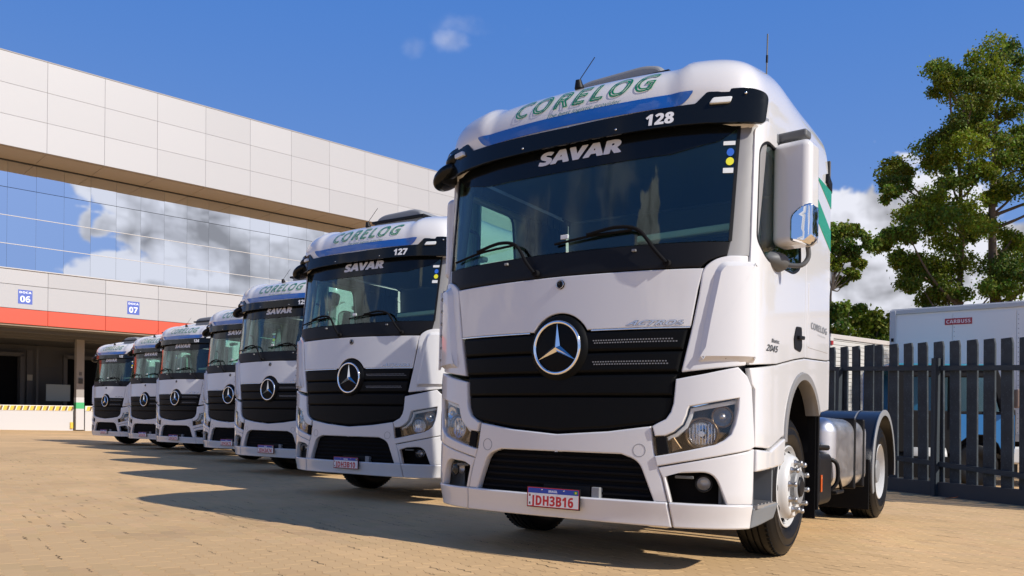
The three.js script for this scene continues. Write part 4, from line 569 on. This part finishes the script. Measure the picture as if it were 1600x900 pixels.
{
  const B = thing('blue_truck', 'turquoise blue lorry cab parked close behind the fence slats', 'truck', undefined, [.21, 0, -11.9]); B.rotation.y = .42;
  const bl = phys([.02, .22, .30], .4, { clearcoat: .8, clearcoatRoughness: .1 }), b2 = phys([.012, .16, .42], .4, { clearcoat: .8, clearcoatRoughness: .1 });
  const sh = [[0, .75], [0, 2.16], [.08, 2.27], [1.72, 2.27], [1.9, 2.2], [2.12, 1.55], [2.2, 1.45], [2.2, .62], [1.95, .62], [1.9, .8], [1.72, .96], [1.42, .96], [1.22, .8], [1.18, .62], [.1, .62]];
  const wins = [[[.28, 1.42], [1.05, 1.42], [1.05, 2.05], [.32, 2.05]], [[1.14, 1.42], [1.95, 1.42], [1.78, 2.05], [1.14, 2.05]]];
  const ex = new THREE.ExtrudeGeometry(shapeOf(sh, wins), { depth: .06, bevelEnabled: true, bevelThickness: .02, bevelSize: .02, bevelOffset: -.02, bevelSegments: 2 });
  part('cab_side', ex.translate(0, 0, -.08), M.black, B); part('door_skin', new THREE.ExtrudeGeometry(shapeOf([[1.16, .70], [1.22, .82], [1.42, .99], [1.72, .99], [1.9, .83], [1.97, .66], [2.17, .66], [2.17, 1.36], [1.16, 1.36]]), { depth: .02, bevelEnabled: false }).translate(0, 0, .003), b2, B); part('roof', rbox(1.86, .10, 1.9, .04, .93, 2.255, -.98), bl, B); part('cab_core', box(1.9, .75, 1.7, 1.1, 1.02, -1.0), M.blackMatt, B); part('far_side', box(2.0, 1.5, .05, 1.0, 1.5, -1.9), b2, B);  // cab side coloured black: shade on the lower body put into the colour
  for (const w of wins) part('window', new THREE.ExtrudeGeometry(shapeOf(w), { depth: .005, bevelEnabled: false }).translate(0, 0, -.05), M.sideglass, B);
  part('gutter', rbox(1.8, .03, .04, .01, .95, 2.19, .01), bl, B); part('wheel', latheX([[.0, -.04], [.2, -.03], [.22, 0], [.36, .0], [.4, -.05], [.4, -.22], [0, -.22]], 32).rotateY(-Math.PI / 2).translate(1.55, .42, -.04), M.rubber, B);
  part('mirror', rbox(.10, .34, .20, .03, 2.16, 1.66, .16), std([.30, .22, .17], .5), B); part('mirror_arm', bar([2.1, 1.95, .0], [2.16, 1.6, .16], .012), M.black, B);
  part('bumper', rbox(.3, .32, 1.9, .05, 2.2, .62, -.95), std([.6, .6, .58], .5), B); part('side_tank', latheX([[0, -.3], [.2, -.3], [.2, .3], [0, .3]], 24).translate(.7, .55, -.1), std([.5, .5, .48], .5), B); part('grab_handle', bar([1.09, 1.1, .02], [1.09, 1.9, .02], .014), M.chromeB, B);
  part('chassis', box(5, .2, .9, -1.2, .7, -.95), M.blackMatt, B); part('shade_panel', [box(3.4, .40, .05, -.6, .36, .08), box(.9, .3, .05, 1.9, .40, -.3)], M.blackMatt, B);  // dark panels added low down to stand for the shade behind the fence
}

{
  const [lx, lz] = [1.55, -8.77], T = thing('dry_leaf', 'single curled orange dry leaf on the paving near the fence', 'leaf', undefined, [lx, .008, lz]);
  part('blade', grid(6, 3, (u, v) => { const w = Math.sin(u * Math.PI) * .055; return [(u - .5) * .17, .03 * Math.abs(v - .5) + .03 * u * u, (v - .5) * 2 * w]; }), std([.42, .12, .03], .8), T); part('stalk', bar([-.085, .004, 0], [-.14, .012, .01], .003, 5), std([.3, .12, .05], .8), T);
}
// ---------------------------------------------------------------- trees
function foliage(clumps, n, leaf, seed, tilt = .5) {
  const R = rng(seed), pos = [], col = [], nor = [];
  for (const [cx, cy, cz, r, fl = .62] of clumps) {
    const tint = .75 + R() * .5, yel = R(), sub = Array.from({ length: 7 }, () => { const a = R() * 6.283, b = Math.acos(2 * R() - 1), q = r * (.35 + .55 * R()); return [Math.sin(b) * Math.cos(a) * q, Math.cos(b) * q * fl, Math.sin(b) * Math.sin(a) * q, r * (.28 + .25 * R())]; });
    for (let i = 0; i < n; i++) {
      const s = sub[Math.floor(R() * 7)], a = R() * 6.283, b = Math.acos(2 * R() - 1), q = s[3] * Math.pow(R(), .45) * (R() < .08 ? 1.5 : 1);
      const x = cx + s[0] + Math.sin(b) * Math.cos(a) * q, y = cy + s[1] + Math.cos(b) * q * .75, z = cz + s[2] + Math.sin(b) * Math.sin(a) * q;
      const L = leaf * (.6 + .8 * R()), w = L * (.32 + .2 * R()), d1 = V3(R() - .5, (R() - .65) * .9, R() - .5).normalize(), d2 = V3(R() - .5, R() * tilt, R() - .5).cross(d1).normalize();
      const p = V3(x, y, z), t = p.clone().addScaledVector(d1, L), m1 = p.clone().addScaledVector(d1, L * .45).addScaledVector(d2, w), m2 = p.clone().addScaledVector(d1, L * .45).addScaledVector(d2, -w), bend = V3(0, -.12 * L, 0); t.add(bend);
      pos.push(...p, ...m1, ...m2, ...m1, ...t, ...m2);
      const c = tint * (.7 + .6 * R()), k = [lerp(.05, .30, yel * .5 + R() * .45) * c, lerp(.13, .35, yel * .45 + R() * .45) * c, lerp(.022, .012, yel) * c]; for (let v = 0; v < 6; v++) col.push(...k);
    }
  }
  const g = new THREE.BufferGeometry(); g.setAttribute('position', new THREE.Float32BufferAttribute(pos, 3)); g.setAttribute('color', new THREE.Float32BufferAttribute(col, 3)); g.computeVertexNormals(); return g;
}
const leafMat = new THREE.MeshPhysicalMaterial({ vertexColors: true, roughness: .75, transmission: .48, thickness: 0, side: THREE.DoubleSide, specularIntensity: .4 });
const barkMat = std([.17, .125, .09], .9), barkDark = std([.085, .065, .05], .9);
function limb(pts, r0, r1, seed) {   // tapered branch
  const c = new THREE.CatmullRomCurve3(pts.map((p) => V3(...p))), n = Math.max(8, pts.length * 5), m = 8, fr = c.computeFrenetFrames(n, false), P = [], I = [];
  for (let i = 0; i <= n; i++) { const t = i / n, q = c.getPointAt(t), r = lerp(r0, r1, t) * (1 + .12 * (hash(i, seed, 3) - .5)); for (let k = 0; k < m; k++) { const a = k / m * 6.283, v = q.clone().addScaledVector(fr.normals[i], Math.cos(a) * r).addScaledVector(fr.binormals[i], Math.sin(a) * r); P.push(v.x, v.y, v.z); } }
  for (let i = 0; i < n; i++) for (let k = 0; k < m; k++) { const a = i * m + k, b = i * m + (k + 1) % m; I.push(a, b, a + m, b, b + m, a + m); }
  const g = new THREE.BufferGeometry(); g.setAttribute('position', new THREE.Float32BufferAttribute(P, 3)); g.setIndex(I); g.computeVertexNormals(); return g;
}
const U = V3(.831, 0, -.556), Dp = V3(-.556, 0, -.831);   // across and along the line of sight: the planes in which the crowns spread
const at = (u, y, d) => [U.x * u + Dp.x * d, y, U.z * u + Dp.z * d];
{
  const C = [[-.9, 11.9, 5], [0, 12.1, 6], [.9, 12.3, 5], [-.4, 11.6, 4], [.6, 11.6, 4], [-1.1, 11.5, 3], [-.1, 11.2, 5], [.75, 10.9, 5], [-.8, 10.7, 4], [.1, 10.5, 4], [.95, 10.2, 5], [-1.5, 9.9, 4], [-.6, 10, 4], [-2.15, 9.3, 4], [-1.5, 9.2, 4], [-.7, 9.25, 5], [.45, 9.4, 5], [1.2, 9.3, 5], [-2.35, 8.7, 3], [-1.2, 8.6, 4], [-.35, 8.65, 3], [-2.65, 8.25, 2], [-1.7, 7.9, 5], [-1, 7.7, 5], [-2.1, 7.55, 4], [.35, 8.3, 3], [1.05, 8.5, 5], [-2.8, 6.9, 3], [-2.35, 7, 4], [-1.8, 7.1, 5], [-1.1, 6.9, 5], [-.15, 7.3, 4], [-2.3, 6.25, 4], [-1.5, 6.2, 6], [-.7, 6, 6], [.15, 6, 5], [1, 6.3, 5], [-1.9, 5.5, 4], [-1, 5.2, 5], [0, 5.2, 5], [.95, 5.4, 6], [1.35, 7.2, 4], [1.8, 10, 5], [2, 8.2, 6], [2.1, 6.3, 6], [2.1, 11.7, 5], [2.9, 9, 7], [2.8, 7, 7], [2.7, 10.6, 6]];
  const T = thing('tall_tree', 'tall open crowned tree with clumped leaves and bare limbs showing, right of the trucks', 'tree', undefined, [1.02, 0, -22.43]), R = rng(41);
  const cl = C.map(([u, y, r]) => [...at(u, y - .12, (R() - .5) * 2.2), r * .174, .62]);
  part('crown', foliage(cl, 2600, .074, 42), leafMat, T);
  const lim = [limb([at(.15, 0, 0), at(.3, 3, 0), at(.42, 4.8, 0), at(.40, 6.3, .1), at(.3, 7.6, 0), at(.32, 9.1, -.1), at(.42, 10.6, 0), at(.6, 11.7, 0)], .21, .03, 1), limb([at(.15, .5, 0), at(-.35, 3, .3), at(-.5, 4.7, .3), at(-.42, 6.2, .3), at(-.5, 7.5, .2), at(-.5, 8.9, .3), at(-.72, 10.2, .3), at(-.9, 11.6, .2)], .13, .022, 2)];
  cl.forEach((c, i) => { const [u, y] = C[i], s = u < .05 ? -.48 : .36, y0 = Math.max(3.6, y - .5 - Math.abs(u - s) * (.35 + R() * .5)), a = at(s, y0, .1), m = [lerp(a[0], c[0], .55), lerp(y0, y, .4) - .05 + R() * .1, lerp(a[2], c[2], .55)]; lim.push(limb([a, m, [c[0], y, c[2]]], .035 + .03 * R(), .008, 10 + i)); });
  part('trunk', lim, barkMat, T);
}
[[8.4, -19.5, 1.9, 'tall tree past the right edge of the view, mirrored in the nearest side window'], [13.5, -17.5, 4.2, 'tree farthest right, outside the view and only seen as a reflection']].forEach(([x, z, turn, label]) => { const t = scene.getObjectByName('tall_tree').clone(); t.name = numbered('tall_tree'); t.position.set(x, 0, z); t.rotation.y = turn; tag(t, label, 'tree'); scene.add(t); });
{
  const T = thing('slim_tree', 'small slender tree with a dark trunk just past the rear edge of the nearest cab', 'tree', undefined, [-2.21, 0, -18.47]), R = rng(8);
  const C = [[0, 6.5, 3], [.4, 6.6, 3], [.2, 6.1, 4], [.5, 5.9, 2.6], [.72, 5.7, 1.8], [0, 5.65, 2.4], [.3, 5.2, 1.6], [-.3, 6.3, 4], [-.5, 5.8, 3], [.75, 6.2, 2.6], [.55, 5.4, 2]], cl = C.map(([u, y, r]) => [...at(u, y, (R() - .5) * .7), r * .125, .8]);
  part('crown', foliage(cl, 1200, .075, 11), leafMat, T);
  const l = [limb([at(-.15, 0, 0), at(-.1, 4.3, 0), at(-.08, 5, 0), at(.1, 5.5, 0), at(.28, 5.8, 0)], .085, .015, 4)]; cl.forEach((c, i) => l.push(limb([at(-.06, 4.9, 0), [c[0] * .5, c[1] - .3, c[2] * .5], [c[0], c[1], c[2]]], .022, .006, 20 + i))); part('trunk', l, barkDark, T);
}
const H = [[-.1, 4.15, 5], [.35, 4.3, 5], [.8, 4.25, 4.5], [1.2, 4.05, 4.5], [1.55, 3.9, 4], [0, 3.6, 5.5], [.6, 3.65, 5.5], [1.25, 3.5, 5], [1.75, 3.5, 5], [2.3, 3.6, 5], [.3, 3.0, 6], [1.1, 2.9, 6], [1.9, 2.9, 6], [-.6, 4.0, 5], [-.6, 3.2, 6], [2.9, 3.9, 6], [3.6, 3.6, 6], [2.7, 2.9, 6]];
[[0, .25, 'dense sunlit bush with broad leaves behind the ribbed container', 51], [2.6, 1.4, 'dark bush under the tall tree behind the box trailer', 52]].forEach(([du, dd, label, seed], i) => {
  const T = thing('bush', label, 'bush', undefined, [-2.21 + U.x * du + Dp.x * dd, 0, -18.47 + U.z * du + Dp.z * dd]), R = rng(seed);
  const cl = H.slice(i ? 2 : 0, i ? 18 : 15).map(([u, y, r]) => [...at(u, y + i * .2, (R() - .5) * .9), r * .10, .85]);
  part('crown', foliage(cl, 1000, .10, seed), leafMat, T); part('trunk', cl.slice(0, 6).map((c, k) => limb([at(.5, 0, 0), [c[0] * .7, c[1] * .5, c[2] * .7], [c[0], c[1], c[2]]], .06, .01, 60 + k)), barkDark, T);
});

renderer.render(scene, camera);
